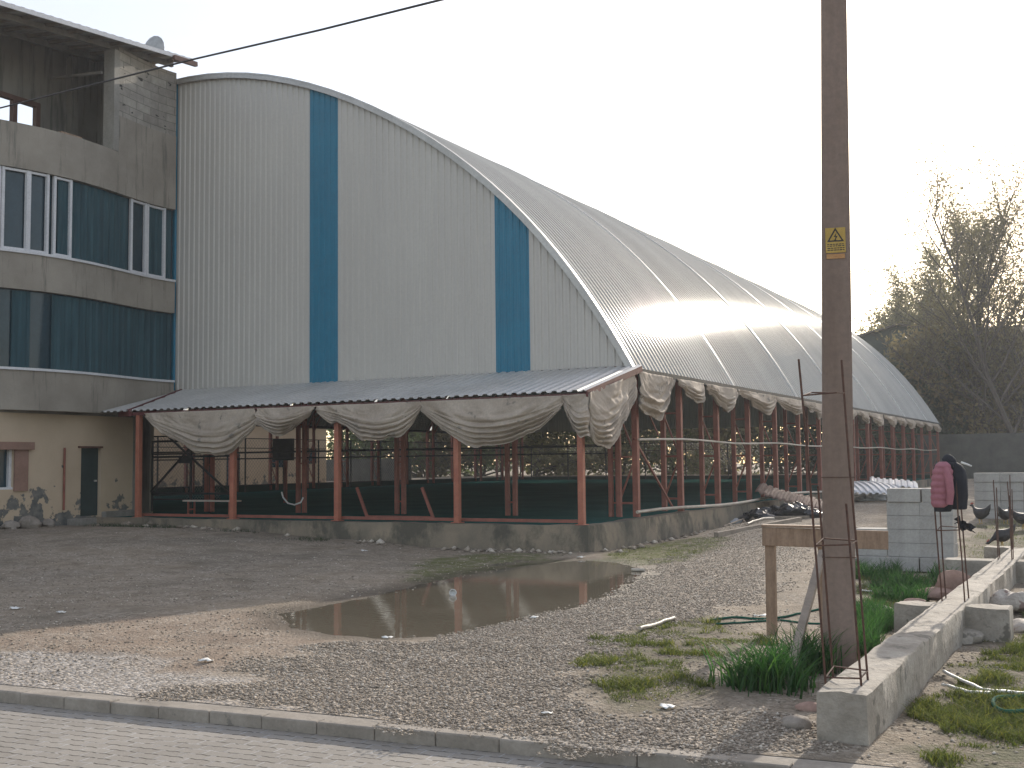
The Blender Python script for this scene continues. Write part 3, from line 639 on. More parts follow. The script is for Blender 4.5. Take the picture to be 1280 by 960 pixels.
# smooth plan curve
_c = np.polyfit(np.array(PY[2:])-21, PX[2:], 4)
def bx_(y): y = np.asarray(y, float); return np.where(y > 17, np.polyval(_c, y-21), np.polyval(_c, -4.)+(y-17)*.5)
def bn(y): d = float(bx_(y+.02)-bx_(y-.02))/.04; l = sqrt(1+d*d); return (1/l, -d/l)
def bstrip(name, y0, y1, z0, z1, o0, o1, mat, n=None, parent=bl, wav=0., bevel=0.):
    n = n or max(2, int((y1-y0)/.25)+1); R = []
    for y in np.linspace(y0, y1, n):
        x = float(bx_(y)); nx, ny = bn(y); wv = wav*sin(y*23)+wav*.6*sin(y*51+1) if wav else 0.
        R.append([(x+nx*(o0+wv), y+ny*o0, z0), (x+nx*(o1+wv), y+ny*o1, z0), (x+nx*(o1+wv), y+ny*o1, z1), (x+nx*(o0+wv), y+ny*o0, z1)])
    return MB().rings(R).build(name, mat, parent, smooth=35, bevel=bevel)
YA, YB = 12., 25.48
bstrip('apron', YA, YB, 3.46, 4.50, -.3, .0, REND); bstrip('spandrel', YA, YB, 6.62, 7.57, -.3, 0, REND); bstrip('upper_wall', YA, YB, 9.82, 11.02, -.3, 0, REND)
bstrip('upper_wall', 22.9, YB, 11.02, 12.1, -.3, 0, REND); 
def blockwork():
    t = NT('aerated_blockwork'); br = t.n('ShaderNodeTexBrick'); br.offset = .5
    mp = t.n('ShaderNodeMapping'); mp.inputs['Rotation'].default_value = (pi/2, 0, pi/2); t.l(t.tc.outputs['Object'], mp.inputs[0])
    sx = t.n('ShaderNodeSeparateXYZ'); t.l(t.tc.outputs['Object'], sx.inputs[0]); cb = t.n('ShaderNodeCombineXYZ'); t.l(sx.outputs[1], cb.inputs[0]); t.l(sx.outputs[2], cb.inputs[1])
    t.l(cb.outputs[0], br.inputs['Vector'])
    for k, v in (('Scale', 1.), ('Mortar Size', .012), ('Mortar Smooth', .2), ('Brick Width', .62), ('Row Height', .25)): br.inputs[k].default_value = v
    br.inputs['Color1'].default_value = (.34, .315, .275, 1); br.inputs['Color2'].default_value = (.27, .25, .22, 1); br.inputs['Mortar'].default_value = (.20, .19, .165, 1)
    f = t.noise(3, 6, .7); c = t.mix(.6, br.outputs['Color'], t.ramp(f, [(.3, (.6,)*3), (.7, (1.3,)*3)]), 'MULTIPLY')
    ch = t.ramp(t.noise(2.6, 3, .5, stretch=(1, 1, 2)), [(.66, (0, 0, 0)), (.68, (1, 1, 1))]); c = t.mix(ch, c, (.04, .038, .035))
    return t.fin(c, .95, t.bump(t.math('SUBTRACT', t.math('MULTIPLY', t.noise(14, 5), .5), t.math('ADD', br.outputs['Fac'], ch)), .7, .02))
bstrip('block_panel', 23.05, YB, 12.1, 14.1, -.28, -.02, blockwork())
bstrip('corner_column', 22.82, 23.05, 11.02, 13.98, -.35, .02, CONC)
# core behind the facade: floors and back parts
w = MB()
for z in (3.46, 6.7, 10.0): w.add([(-25.6, 17, z), (-25.6, 25.3, z), (-36, 25.3, z), (-36, 12, z), (-29.8, 12, z)], [(0, 1, 2, 3, 4)])
w.build('floor_slab', CONC, bl, solid=.12)
w = MB(); w.box((-36, 25.28, 0.3), (-26.2, 25.44, 11.)); w.box((-36, 24.0, .2), (-25.7, 24.16, 3.4)); w.box((-36.1, 12, .2), (-35.9, 25.2, 10.4)); w.build('rear_wall', REND, bl)
# loggia
w = MB(); xb = -27.9; ly0, ly1 = 18.5, float(onx(49, 135, xb)[1]); lz1 = float(onx(30, 124, xb)[2])
w.box((xb-.15, 12, 10.06), (xb, 25.3, 11.0)); w.box((xb-.15, 12, lz1), (xb, 25.3, 15.0)); w.box((xb-.15, ly1, 11.0), (xb, 25.3, lz1)); 
w.build('loggia_wall', DARKREND, bl)
w = MB(); w.box((xb, 24.6, 10.06), (-25.75, 24.76, 14.6)); w.build('loggia_wall', DARKREND, bl)
w = MB(); yp_ = float(onx(87, 120, xb)[1]); w.box((xb+.0, yp_-.13, 10.06), (xb+.25, yp_+.13, 14.4)); w.build('pilaster', DARKREND, bl)
wf = MB()
for y in (ly1-.06, float(onx(18, 135, xb)[1]), ly1-2.6, ly1-3.7): wf.box((xb-.12, y-.07, 11.0), (xb+.05, y+.07, lz1))
wf.box((xb-.121, 15, lz1-.13), (xb+.051, ly1, lz1+.01)); wf.box((xb-.12, 15, 10.98), (xb+.05, ly1, 11.06)); wf.build('window_frame', BROWNF, bl)
MB().bar((-25.6, 22.7, 13.3), (xb+.2, 22.7, 13.5), .07).build('tie_bar', CONC, bl)
MB().box((-25.42, 21.0, 11.03), (-25.2, 21.7, 11.09)).build('plank', WOOD, bl)
# roof
e0, e1 = onx(0, 2, -24.75), onx(241, 75, -24.75)
def ry(y): return e0[2]+(y-e0[1])*(e1[2]-e0[2])/(e1[1]-e0[1])
P = [[(x, y, ry(y)+(-24.75-x)*.12+h) for x in (-24.75, -28, -32, -36.5)] for y, h in trap(12, float(e1[1]), .3, .04)]
rf = MB().grid(P).build('roof', CANROOF, bl, solid=.003)
for x in (-25.5, -27.2, -29.5): MB().bar((x, 12, ry(12)+(-24.75-x)*.12-.13), (x, e1[1]-.1, ry(e1[1])+(-24.75-x)*.12-.13), .1, .16).build('purlin', CONC, rf)
for y in np.arange(12.4, float(e1[1]), .75): MB().bar((-24.8, y, ry(y)-.05), (-29, y, ry(y)+.45), .07, .09).build('rafter', WOODG, rf)
MB().bar((-24.76, 12, ry(12)-.03), (-24.76, e1[1], ry(e1[1])-.03), .03, .12).build('fascia', WHITE, rf)
MB().bar((-24.7, 24.6, ry(24.6)-.12), (-24.7, e1[1]+.1, ry(e1[1])-.12), .12, .14).build('gutter', BROWNF, rf)
# windows
def win_band(z0, z1, frames, curt, tag_):
    bstrip('glass_band', YA, YB, z0, z1, -.2, -.16, GLASS)
    for a, b in curt: bstrip('curtain', a, b, z0+.03, z1-.04, -.135, -.115, CURT, int((b-a)/.03), wav=.014)
    bstrip('sill', YA, YB, z0-.03, z0+.035, -.2, .05, WHITE)
    for a, b in frames:
        R = MB()
        for y in (a, b): 
            x = float(bx_(y)); nx, ny = bn(y); R.bar((x-nx*.09, y, z0+.035), (x-nx*.09, y, z1-.01), .075, .09, up=(1, 0, 0))
        for z in (z0+.08, z1-.05):
            ys = np.linspace(a, b, 5)
            for p, q in zip(ys[:-1], ys[1:]): R.bar((float(bx_(p))-.09, p, z), (float(bx_(q))-.09, q, z), .07, .06)
        R.build('window_frame', WHITE, bl)
def yf(u, v): return float(onx(u, v, -25.25)[1])
fr3 = [(12.5, 14.5), (14.7, 16.7), (16.9, 18.3)]+[(yf(a, 270), yf(b, 270)) for a, b in ((-26, 8), (12, 37), (39, 59), (67, 86), (171, 191), (194, 215))]
win_band(7.6, 9.82, fr3, [(yf(72, 270), yf(168, 270)), (yf(196, 290), 25.4)], 3)
win_band(4.53, 6.62, [(12.5, 15), (15.2, 17.8)], [(12, yf(8, 400)), (yf(20, 400), yf(40, 400)), (yf(64, 400), 25.42)], 2)
# ground floor
XG = -25.62
gw = MB(); d0, d1 = float(onx(101, 600, XG)[1]), float(onx(126, 600, XG)[1]); w0_, w1_ = 17.2, float(onx(17, 580, XG)[1]); zb = .2
yr = float(onx(165.5, 600, XG)[1])
zd0, zd1 = float(onx(112, 645, XG)[2]), float(onx(112, 560, XG)[2]); zw0, zw1 = float(onx(8, 612, XG)[2]), float(onx(8, 562, XG)[2])
for a, b, z0, z1 in ((12, w0_, zb, 3.46), (w0_, w1_, zb, zw0), (w0_, w1_, zw1, 3.46), (w1_, d0, zb, 3.46), (d0, d1, zd1, 3.46), (d0, d1, zb, zd0), (d1, yr, zb, 3.46)):
    gw.box((XG-.3, a, z0), (XG, b, z1))
gw.build('ground_floor_wall', PEACH, bl)
dr = MB().box((XG-.16, d0, zd0), (XG-.12, d1, zd1)).build('door', pm('dark_green_door', (.012, .03, .032), (.02, .045, .046), 2, .6, .2), bl)
MB().box((XG-.12, d1-.14, zd0+.95), (XG-.08, d1-.06, zd0+1.0)).build('handle', GALV, dr)
MB().box((XG-.12, d0-.12, zd1), (XG+.08, d1, zd1+.05)).build('door_lintel', BROWNF, bl)
wn = MB().box((XG-.2, w0_, zw0), (XG-.17, w1_, zw1)).build('window', GLASS, bl)
w = MB(); w.box((XG-.17, w1_-.08, zw0), (XG-.08, w1_, zw1)); w.box((XG-.17, w0_, zw0-.02), (XG-.02, w1_, zw0+.06)); w.box((XG-.17, (w0_+w1_)/2-.04, zw0), (XG-.08, (w0_+w1_)/2+.04, zw1)); w.build('frame', WHITE, wn)
MB().box((XG, w1_, zw0-.05), (XG+.05, w1_+.42, zw1)).build('window_surround', BROWNF and pm('rose_render', (.26, .155, .115), (.32, .19, .145), 3), bl)
MB().box((XG, w0_-.2, zw1), (XG+.12, w1_+.55, zw1+.2)).build('window_lintel', MATS['rose_render'], bl)
MB().tube([(XG+.05, d0-.6, .8), (XG+.05, d0-.6, zd1)], .03, 6).build('drain_pipe', RED, bl)
w = MB(); w.box((XG, d0-.75, .1), (XG+.75, d1+.05, zd0-.28)); w.box((XG, d0-.45, .1), (XG+.4, d1+.03, zd0-.04)); w.build('doorstep', CONC, bl, bevel=.02)
w = MB(); w.box((XG-.05, d1+.05, .1), (XG+.14, yr+.05, zd0+.12), jit=.03); w.build('wall_footing', CONC, bl, bevel=.03)
MB().box((XG-.1, yr, .3), (XG+.02, yr+.3, 3.4)).build('corner_pier', CONC, bl)
dish = onx(190, 62, -26.3)
dn = thing('satellite_dish', 'grey round dish peeking over the edge of the building roof', 'satellite dish', tuple(dish))
R = [[(r*cos(a), r*.35*r, r*sin(a)) for a in np.linspace(0, 2*pi, 17)[:-1]] for r in np.linspace(.02, .46, 7)]
MB().rings(R, False).build('reflector', GREYPL, dn, smooth=60, solid=.01)
w = MB(); w.tube([(0, .1, 0), (0, .15, -1.)], .03, 6); w.build('mast', GALV, dn)
MB().tube([(0, .1, -.4), (0, -.45, -.05)], .012, 5).build('feed_arm', GALV, dn)
for i, (u, v, s, lab) in enumerate(((36, 633, .32, 'dark rubble stone leaning against the foot of the peach wall'), (14, 640, .22, 'smaller rubble stone at the left edge of the peach wall'), (60, 648, .2, 'round stone beside the doorstep'))):
    c = onx(u, v, XG+.3); c[2] = float(gz(c[0], c[1]))+s*.3
    tag(blob(tuple(c), (s, s, s*.7), i).build('rubble_stone', STONE, smooth=35), lab, 'stone', 'stones at the foot of the building')
# ------------------------------------------------------------------ utility pole, sign, cables
pb = onz(1049.5, 835, 0); pz = float(gz(pb[0], pb[1])); PH = 7.7
pole = thing('utility_pole', 'tapered square concrete utility pole beside the end of the cast beam', 'utility pole', (float(pb[0]), float(pb[1]), pz), radians(14))
R = []
LEAN = .021
for z, hw in ((-.3, .149), (0, .148), (2, .138), (4, .128), (6, .118), (PH, .1095)):
    c = .022; k = hw-c; lean = LEAN*z
    R.append([(x+lean, y, z) for x, y in ((-k, -hw), (k, -hw), (hw, -k), (hw, k), (k, hw), (-k, hw), (-hw, k), (-hw, -k))])
MB().rings(R).build('shaft', POLEC, pole, smooth=25)
for z in (1.02, 1.75): 
    hw = .149-.005*z; w = MB(); cor = [(-hw-.004, -hw-.004), (hw+.004, -hw-.004), (hw+.004, hw+.004), (-hw-.004, hw+.004)]
    for a, b in zip(cor, cor[1:]+cor[:1]): w.bar((a[0]+LEAN*z, a[1], z), (b[0]+LEAN*z, b[1], z), .006)
    w.build('wire_band', RUST, pole)
w = MB(); w.box((-.75+LEAN*PH, -.06, PH-.3), (.75+LEAN*PH, .06, PH-.2)); w.build('crossarm', GALV, pole)
for x in (-.6, 0, .6): w = MB(); w.tube([(x+LEAN*PH, 0, PH-.2), (x+LEAN*PH, 0, PH-.05)], [.05, .03], 8); w.build('insulator', BROWNF, pole)
# warning plate on the pole
sp = onz(1042, 299, 0); d = ray(1042, 299); k = (pb[1]-.17-CAM[1])/d[1]; spz = float((CAM+d*k)[2])
sgn = thing('warning_sign', 'yellow high voltage warning plate with a black lightning triangle on the pole', 'warning sign', (0, 0, 0))
hw = .148-.005*(spz-pz)
sgn.location = pole.matrix_basis @ Vector((0, 0, 0)); sgn.rotation_euler = (0, 0, radians(14))
PMW = Matrix.Translation(Vector((float(pb[0]), float(pb[1]), pz))) @ Matrix.Rotation(radians(14), 4, 'Z')
sgn.location = PMW @ Vector((LEAN*(spz-pz)-.005, -hw-.006, spz-pz))
W_, Ht = .09, .118
MB().box((-W_, -.002, -Ht), (W_, .002, Ht)).build('plate', YEL, sgn, bevel=.001)
def tri(r, y, z0): return [(r*sin(a), y, z0+r*cos(a)) for a in (0, 2*pi/3, 4*pi/3)]
w = MB(); o_ = tri(.088, -.0035, .03); i_ = tri(.062, -.0035, .03)
w.add(o_+i_, [(0, 1, 4, 3), (1, 2, 5, 4), (2, 0, 3, 5)]); w.build('triangle', INK, sgn)
w = MB(); w.add([(x, -.0035, z) for x, z in ((.012, .075), (-.016, .03), (.002, .032), (-.008, .003), (-.016, .008), (-.004, -.014), (.008, .006), (.002, .006), (.02, .04), (.002, .04))], [tuple(range(10))]); w.build('lightning_bolt', INK, sgn)
w = MB(); rr = random.Random(3)
for z in (-.042, -.058, -.078, -.096):
    x = -.075
    while x < .07: l = rr.uniform(.012, .03); w.box((x, -.0035, z), (min(x+l, .078), -.0025, z+.008)); x += l+.006
w.build('lettering', INK, sgn)
MB().box((-.085, -.003, -Ht-.055), (.08, .003, -Ht-.012)).build('lower_tag', pm('orange_tag', (.42, .20, .07), (.5, .27, .10), 8, .6), sgn)
# cables
ptop = PMW @ Vector((LEAN*PH, 0, PH-.05))
cend = Vector(ony(-180, 172, 15.)); mids = [Vector(ony(u, v, y)) for u, v, y in ((0, 135, 14.35), (240, 74.5, 13.4), (400, 37.5, 12.65), (550, 0, 12.))]
tag(MB().tube([cend]+mids+[Vector(ony(800, -60, 11.2)), ptop], .0155, 8).build('overhead_cable', CABLE, smooth=80), 'thick black overhead cable running from the pole across the building', 'cable')
cw = [Vector(ony(u, v, y)) for u, v, y in ((1055, -25, 10.7), (1068, 18, 10.6), (1078, 50, 10.5), (1084, 70, 10.45))]
tag(MB().tube([ptop+Vector((.05, 0, 0))]+cw, .0022, 5).build('loose_wire', CABLE), 'thin loose wire dangling from the top of the pole', 'wire')

# ------------------------------------------------------------------ cast foundation beam
bm = thing('foundation_beam', 'long cast concrete foundation beam with cross stubs beside the pole', 'foundation beam')
def rough_box(x0, x1, y0, y1, z0, z1, name, nx=4, st=.16, amp=.012):
    ys = np.arange(y0, y1+.01, st); ys = np.append(ys, y1) if y1-ys[-1] > .02 else ys; R = []
    for y in ys:
        j = lambda s: (float(fbm(y*1.9+s*7, s*3.1))-.47)*amp*2
        row = [(x0+j(1), y, z0), (x0+j(2), y, (z0+z1)/2), (x0+j(3)*1.2, y, z1-.012+j(4))]
        for i in range(nx+1): row.append((x0+.015+(x1-x0-.03)*i/nx, y, z1+(float(fbm(y*5+i*2, i*3.3))-.47)*amp*4.2))
        row += [(x1+j(5)*1.2, y, z1-.012+j(6)), (x1+j(7), y, (z0+z1)/2), (x1+j(8), y, z0)]
        R.append(row)
    return MB().rings(R).build(name, BEAMC, bm, smooth=50)
rough_box(-1.97, -1.63, 7.98, 22.2, -.2, .335, 'beam')
for k, (x0, x1, y0, y1) in enumerate(((-2.36, -1.965, 13.1, 13.5), (-1.635, -1.19, 13.1, 13.5), (-2.75, -1.965, 19.3, 19.7), (-1.635, -.9, 19.3, 19.7), (-1.635, -1.3, 22.25, 22.6), (-2.4, -1.97, 22.2, 22.6))):
    rough_box(x0, x1, y0, y1, -.2, .332, 'cross_stub', 4, .1)
cg = 0
def cage(label, x, y, z, w_, d_, h, lean, rings, nb=4, ext=(1, 1, 1, 1)):
    t = thing('rebar_cage', label, 'rebar', (x, y, z), 0, 'rebar cages on the beam')
    cs = [(-w_/2, -d_/2), (w_/2, -d_/2), (w_/2, d_/2), (-w_/2, d_/2)]
    for (a, b), e in zip(cs, ext): 
        hh = h*e; MB().tube([(a+lean[0]*q*e+random.uniform(-.008, .008), b+lean[1]*q*e, hh*q-.05*(q == 0)) for q in (0, .33, .66, 1)], .0085, 6).build('bar', RUST, t, smooth=60)
    for zr in rings:
        f = zr/h; w = MB(); c2 = [(a+lean[0]*f, b+lean[1]*f, zr+.012*i) for i, (a, b) in enumerate(cs)]
        for p, q in zip(c2, c2[1:]+c2[:1]): w.tube([p, q], .006, 5)
        w.build('stirrup', RUST, t)
    return t
ct = ony(1013, 449, 8.3); h1 = float(ct[2])-.33
cage('tall leaning rebar cage on the near end of the beam in front of the pole', -1.84, 8.36, .33, .24, .26, h1, (-.125, .02), (.05, h1*.42, h1*.885), ext=(1, .55, 1.0, .6))
cage('rebar cage carrying the hung jackets at the first cross stub', -1.80, 13.75, .33, .24, .3, 1.42, (-.06, .03), (.78,), ext=(1, .95, .92, .98))
cage('pair of short rebar ends at the second cross stub of the beam', -1.8, 19.6, .33, .2, .25, 1.25, (-.02, .02), (), ext=(1, .98, .8, .9))
cage('farthest short rebar ends at the far end of the beam', -1.8, 22., .33, .22, .25, 1.3, (.02, .02), (), ext=(1, .9, .95, .8))

# jackets hung on the second cage
def drape(rows, n=28, fold=.12, k=5, seed=0):
    R = []; ph = seed*1.7
    for z, cx, cy, rx, ry_ in rows:
        R.append([(cx+rx*(1+fold*sin(k*a+ph+z*3)*.6+fold*.4*sin(2*k*a-z*5))*cos(a), cy+ry_*(1+fold*sin(k*a+ph))*sin(a), z) for a in np.linspace(0, 2*pi, n+1)[:-1]])
    return R
jx, jy = -1.98, 13.62
zq = lambda v: float(ony(1185, v, jy)[2])
jk = thing('pink_jacket', 'dusty pink quilted jacket hung on the rebar cage', 'jacket', (float(ony(1179, 600, jy)[0]), jy, 0))
rows = []; zs = np.linspace(zq(634), zq(577), 40)
for i, z in enumerate(zs):
    t = i/39; q = .014*abs(sin(t*pi*7)); wd = np.interp(t, [0, .12, .5, .8, .93, 1], [.085, .105, .112, .10, .07, .035])
    rows.append((z, -.015+.02*t-.03*(1-t)*.5, 0, wd+q*.7, .085*np.interp(t, [0, .9, 1], [1.1, 1, .4])+q))
MB().rings(drape(rows, 28, .05, 4, 1)).build('body', PINK, jk, smooth=50)
MB().tube([(.03, -.07, zq(585)), (.075, -.10, zq(600)), (.085, -.10, zq(615)), (.07, -.09, zq(630))], [.035, .045, .042, .035], 10).build('sleeve', PINK, jk, smooth=60)
rows = [(zq(640)+.0, -.02, .0, .02, .02), (zq(639.5), -.02, 0, .085, .07), (zq(634), -.005, 0, .10, .085), (zq(628), .02, .0, .085, .07)]
MB().rings(drape(rows, 24, .05, 4, 2)).build('lining', NAVY, jk, smooth=50)
jk = thing('black_jacket', 'black hooded jacket hung behind the pink one on the rebar cage', 'jacket', (float(ony(1197, 600, jy+.1)[0]), jy+.1, 0))
rows = [(zq(v), dx_, 0, rx, ry_) for v, dx_, rx, ry_ in ((637, .0, .075, .08), (636, 0, .09, .10), (620, .005, .10, .10), (600, .01, .095, .10), (588, .0, .09, .09), (582, -.02, .075, .075), (578, -.04, .04, .05))]
MB().rings(drape(rows, 28, .08, 5, 3)).build('body', NAVY, jk, smooth=50)
rows = [(zq(v), dx_, 0, rx, ry_) for v, dx_, rx, ry_ in ((586, -.07, .05, .05), (581, -.08, .085, .08), (574, -.09, .075, .075), (570, -.095, .05, .055), (567.5, -.095, .015, .02))]
MB().rings(drape(rows, 24, .10, 3, 5)).build('hood', NAVY, jk, smooth=50)
MB().tube([(-.02, -.08, zq(582)), (-.16, -.05, zq(579)), (-.22, -.04, zq(583)), (-.235, -.03, zq(592))], [.03, .035, .03, .02], 8).build('sleeve', NAVY, jk, smooth=60)
MB().tube([(.05, -.06, zq(578)), (.12, -.06, zq(581)), (.16, -.05, zq(583))], [.014, .012, .008], 6).build('collar_trim', WHITEP, jk, smooth=60)
rg = ony(1206, 656, 13.75)
t = thing('rag_scrap', 'dark torn rag snagged on the stirrup under the jackets', 'rag', tuple(rg))
P = [[(x*.09+.02*sin(5*z), .03*sin(7*x+z*4), z*.05-.04*abs(x)+(.09 if x < -.6 else 0)*(1-z)) for z in np.linspace(-1, 1, 7)] for x in np.linspace(-1, 1, 9)]
MB().grid(P).build('cloth', NAVY, t, smooth=80, solid=.008)

# ------------------------------------------------------------------ timber profile board
bt = thing('batter_board', 'raw timber batter board frame with a sunlit top behind the pole', 'timber frame')
A = onz(965, 793, 0); zt_ = float(ony(965, 668, A[1])[2])
Bq = ony(1112, 676, A[1]+.25)
w = MB(); w.bar((A[0], A[1], -.2), (A[0]+.01, A[1], zt_+.01), .105, .085, up=(0, 1, 0)); w.build('post', WOOD, bt, bevel=.006)
C_ = ony(1031, 790, A[1]+.12)
w = MB(); w.bar((C_[0], C_[1], -.2), (C_[0]-.01, C_[1], zt_-.05), .07, .06, up=(0, 1, 0)); w.build('post', WOOD, bt, bevel=.006)
w = MB(); w.bar((A[0]-.06, A[1]-.07, zt_-.02), (Bq[0], Bq[1]-.07, zt_-.05), .05, .20); w.build('board', WOOD, bt, bevel=.006)
w = MB(); w.bar((A[0]-.07, A[1]-.02, zt_+.098), (C_[0]+.35, C_[1], zt_+.085), .17, .025); w.build('cap_board', WOOD, bt, bevel=.004)
s0 = onz(979, 866, 0); s1 = ony(1028, 690, A[1]-.15)
tag(MB().bar((s0[0], s0[1], -.02), tuple(s1), .075, .06).build('timber_strut', WOODG, bevel=.006), 'grey timber strut leaning from the grass up to the pole', 'timber')

# ------------------------------------------------------------------ block stacks
def block_mesh(lx, ly, lz):
    me = MB().box((-lx/2, -ly/2, 0), (lx/2, ly/2, lz)); return me
proto = None
def put_block(x, y, z, lab, grp, rz=0., sc=(1, 1, 1)):
    global proto
    if proto is None: o = proto = block_mesh(.545, .5, .232).build('concrete_block', BLOCK, bevel=.008)
    else: o = proto.copy(); COL.objects.link(o)
    o.location = (x, y, z); o.rotation_euler = (0, 0, rz); o.scale = sc; tag(o, lab, 'block', grp); return o
sx0 = -3.62; sy0 = 20.9; g1 = 'grey blocks of the near stack'
rown = ['bottom', 'second', 'third', 'fourth', 'fifth', 'topmost']
z = float(gz(sx0, sy0))+.02
for r in range(6):
    nb = 3 if r < 3 else 2
    for c in range(nb):
        cc = c if nb == 2 else c-1
        x = sx0+.1+cc*.552+random.uniform(-.012, .012)+(.0 if r else -.0); pos = ('right', 'left')[c == 0] if nb == 2 else ('left', 'middle', 'right')[c]
        put_block(x+(.04 if r == 5 else 0), sy0+random.uniform(-.02, .02)-(.12 if r == 0 else 0), z+.235*r, f'grey block in the near stack beside the jackets, {rown[r]} course, {pos} one', g1, random.uniform(-.02, .02))
fx0 = onz(1218, 645, .35); g2 = 'grey blocks of the far stack'
z = float(gz(fx0[0]+.4, fx0[1]))
for r in range(5):
    for c in range(4):
        put_block(float(fx0[0])+.38+c*.66, float(fx0[1])+random.uniform(-.03, .03), z+.25*r, f'grey block in the far stack behind the hens, {rown[r]} course, {("first", "second", "third", "fourth")[c]} from the left', g2, random.uniform(-.02, .02), (1.2, 1, 1.06))

# ------------------------------------------------------------------ hens
def hen(label, u, v, zg, face, peck=0., sc=1.):
    p = onz(u, v, zg); t = thing('hen', label, 'hen', (float(p[0]), float(p[1]), float(gz(p[0], p[1]))), face, 'black hens on the grass'); t.scale = (sc,)*3
    hx, hz_ = (.205, .462) if not peck else (.27, .10)
    path = [(-.28, .47, .010, .04), (-.265, .43, .028, .075), (-.215, .36, .058, .10), (-.15, .295, .11, .12), (-.05, .25, .148, .145), (.05, .252, .145, .142), (.125, .295 if not peck else .26, .105, .115), (.16, .355 if not peck else .22, .064, .07), (.18 if not peck else .225, .41 if not peck else .155, .042, .045), (hx, hz_, .042, .044), (hx+.038, hz_-.004, .027, .028), (hx+.078, hz_-.012, .005, .005)]
    R = [[(x+.0*b, y_*cos(a), zc+zz*sin(a)) for a in np.linspace(0, 2*pi, 13)[:-1]] for x, zc, y_, zz in path for b in (0,)]
    MB().rings(R).build('body', FEATH, t, smooth=80, sub=1)
    for s in (-1, 1): MB().tube([(0, s*.05, .17), (.01, s*.05, .09), (-.01, s*.05, .015), (.06, s*.055, .005)], [.018, .010, .008, .006], 6).build('leg', YEL, t)
    w = MB(); w.add([(hx-.03, 0, hz_+.035), (hx-.02, .006, hz_+.075), (hx, 0, hz_+.05), (hx+.012, .006, hz_+.08), (hx+.03, 0, hz_+.04), (hx+.045, .006, hz_+.055), (hx+.05, 0, hz_+.02)], [(0, 1, 2), (2, 3, 4), (4, 5, 6), (0, 2, 4, 6)]); w.build('comb', COMB, t, solid=.008)
    for s in (-1, 1): MB().rings([[(x, s*(.115+.012*(q == 1))+.0, z) for x, z in [(-.05+k_*.13*cos(a), .27+k_*.07*sin(a)) for a in np.linspace(0, 2*pi, 9)[:-1]]] for q, k_ in ((0, 1.), (1, .6))]).build('wing', FEATH, t, smooth=60)
hen('black hen with raised head and tail standing behind the jackets', 1226, 655, .3, radians(155), 0, 1.01)
hen('black hen seen end on in front of the far block stack', 1257, 655, .3, radians(60), 0, 0.92)
hen('black hen pecking beside the far beam stub', 1253, 678, .2, radians(200), 1, 0.97)
hen('black hen at the right edge before the far block stack', 1279, 662, .25, radians(20), 1, 0.97)

# ------------------------------------------------------------------ stones, sacks, hoses, litter
def rock(label, u, v, r, mat, seed, zoff=.3, zg=0., rot=(0, 0, 0), name='stone', flat_amp=.14, grp=None, cat='stone'):
    p = onz(u, v, zg); o = blob((0, 0, 0), r, seed, 14, 9, flat_amp).build(name, mat, smooth=45); o.location = (p[0], p[1], float(gz(p[0], p[1]))+r[2]*zoff); o.rotation_euler = rot; return tag(o, label, cat, grp)
rock('pink rounded stone slab propped up behind the beam', 1192, 752, (.26, .07, .24), PINKST, 4, .75, 0, (.25, .1, .2))
rock('flat pink stone lying at the foot of the propped slab', 1172, 752, (.25, .16, .09), PINKST, 5, 1.2)
rock('flat brown stone in the weeds right of the pole', 1096, 767, (.21, .14, .075), STONE, 6, .8)
rock('pale flat stone slab on top of the first cross stub', 1143, 762, (.15, .07, .05), PINKST, 7, 2.2)
rock('pale grey stone on the soil left of the beam end', 995, 908, (.12, .09, .06), STONE, 8, .3)
rock('brown stone touching the beam end', 1012, 885, (.10, .07, .05), PINKST, 9, .3)
rock('grey rubble heap in the corner of the right cross stub', 1203, 800, (.22, .2, .1), BEAMC, 10, .4)
for i, (u, v, lab) in enumerate(((1268, 765, 'bulging woven sack on the ground right of the beam'), (1284, 785, 'flattened woven sack in front of the bulging one'))):
    p = onz(u, v, 0); R = []
    for k in np.linspace(0, 1, 22):
        hh = (.12 if i == 0 else .05)*sin(pi*k)**.4+.01; wd = (.18)*sin(pi*k)**.35+.02
        R.append([(-.35+.7*k, wd*cos(a)*(1+.1*sin(3*a+7*k)), max(0, hh*(1+sin(a))*(1+.2*sin(4*a+9*k)+.7*(float(fbm(k*6+i*9, 2+a*1.1))-.47)))) for a in np.linspace(0, 2*pi, 15)[:-1]])
    o = MB().rings(R).build('woven_sack', SACK, smooth=70, sub=1); o.location = (p[0], p[1], float(gz(p[0], p[1]))); o.rotation_euler = (0, 0, .3+i); tag(o, lab, 'sack', 'sacks beside the beam')
def gline(name, pts, r, mat, label, cat='hose', lift=0.):
    w_ = [onz(u, v, 0) for u, v in pts]; P = []
    for i_ in range(len(w_)-1):
        p0, p1, p2, p3 = w_[max(i_-1, 0)], w_[i_], w_[i_+1], w_[min(i_+2, len(w_)-1)]
        for q in np.linspace(0, 1, 9)[:-1]:
            x, y = (.5*(2*p1+(p2-p0)*q+(2*p0-5*p1+4*p2-p3)*q*q+(3*p1-p0-3*p2+p3)*q**3))[:2]; P.append((x, y, float(gz(x, y))+r+lift))
    P.append((*w_[-1][:2], float(gz(*w_[-1][:2]))+r))
    return tag(MB().tube(P, r, 7).build(name, mat, smooth=70), label, cat)
gline('garden_hose', [(888, 774), (920, 771), (950, 771), (985, 768), (1020, 762), (1060, 757), (1090, 756)], .014, HOSE, 'dark green hose crossing the gravel behind the timber posts')
gline('garden_hose', [(895, 778), (930, 776), (970, 773), (1010, 776), (1060, 778)], .012, HOSE, 'second green hose strand lying nearer than the first')
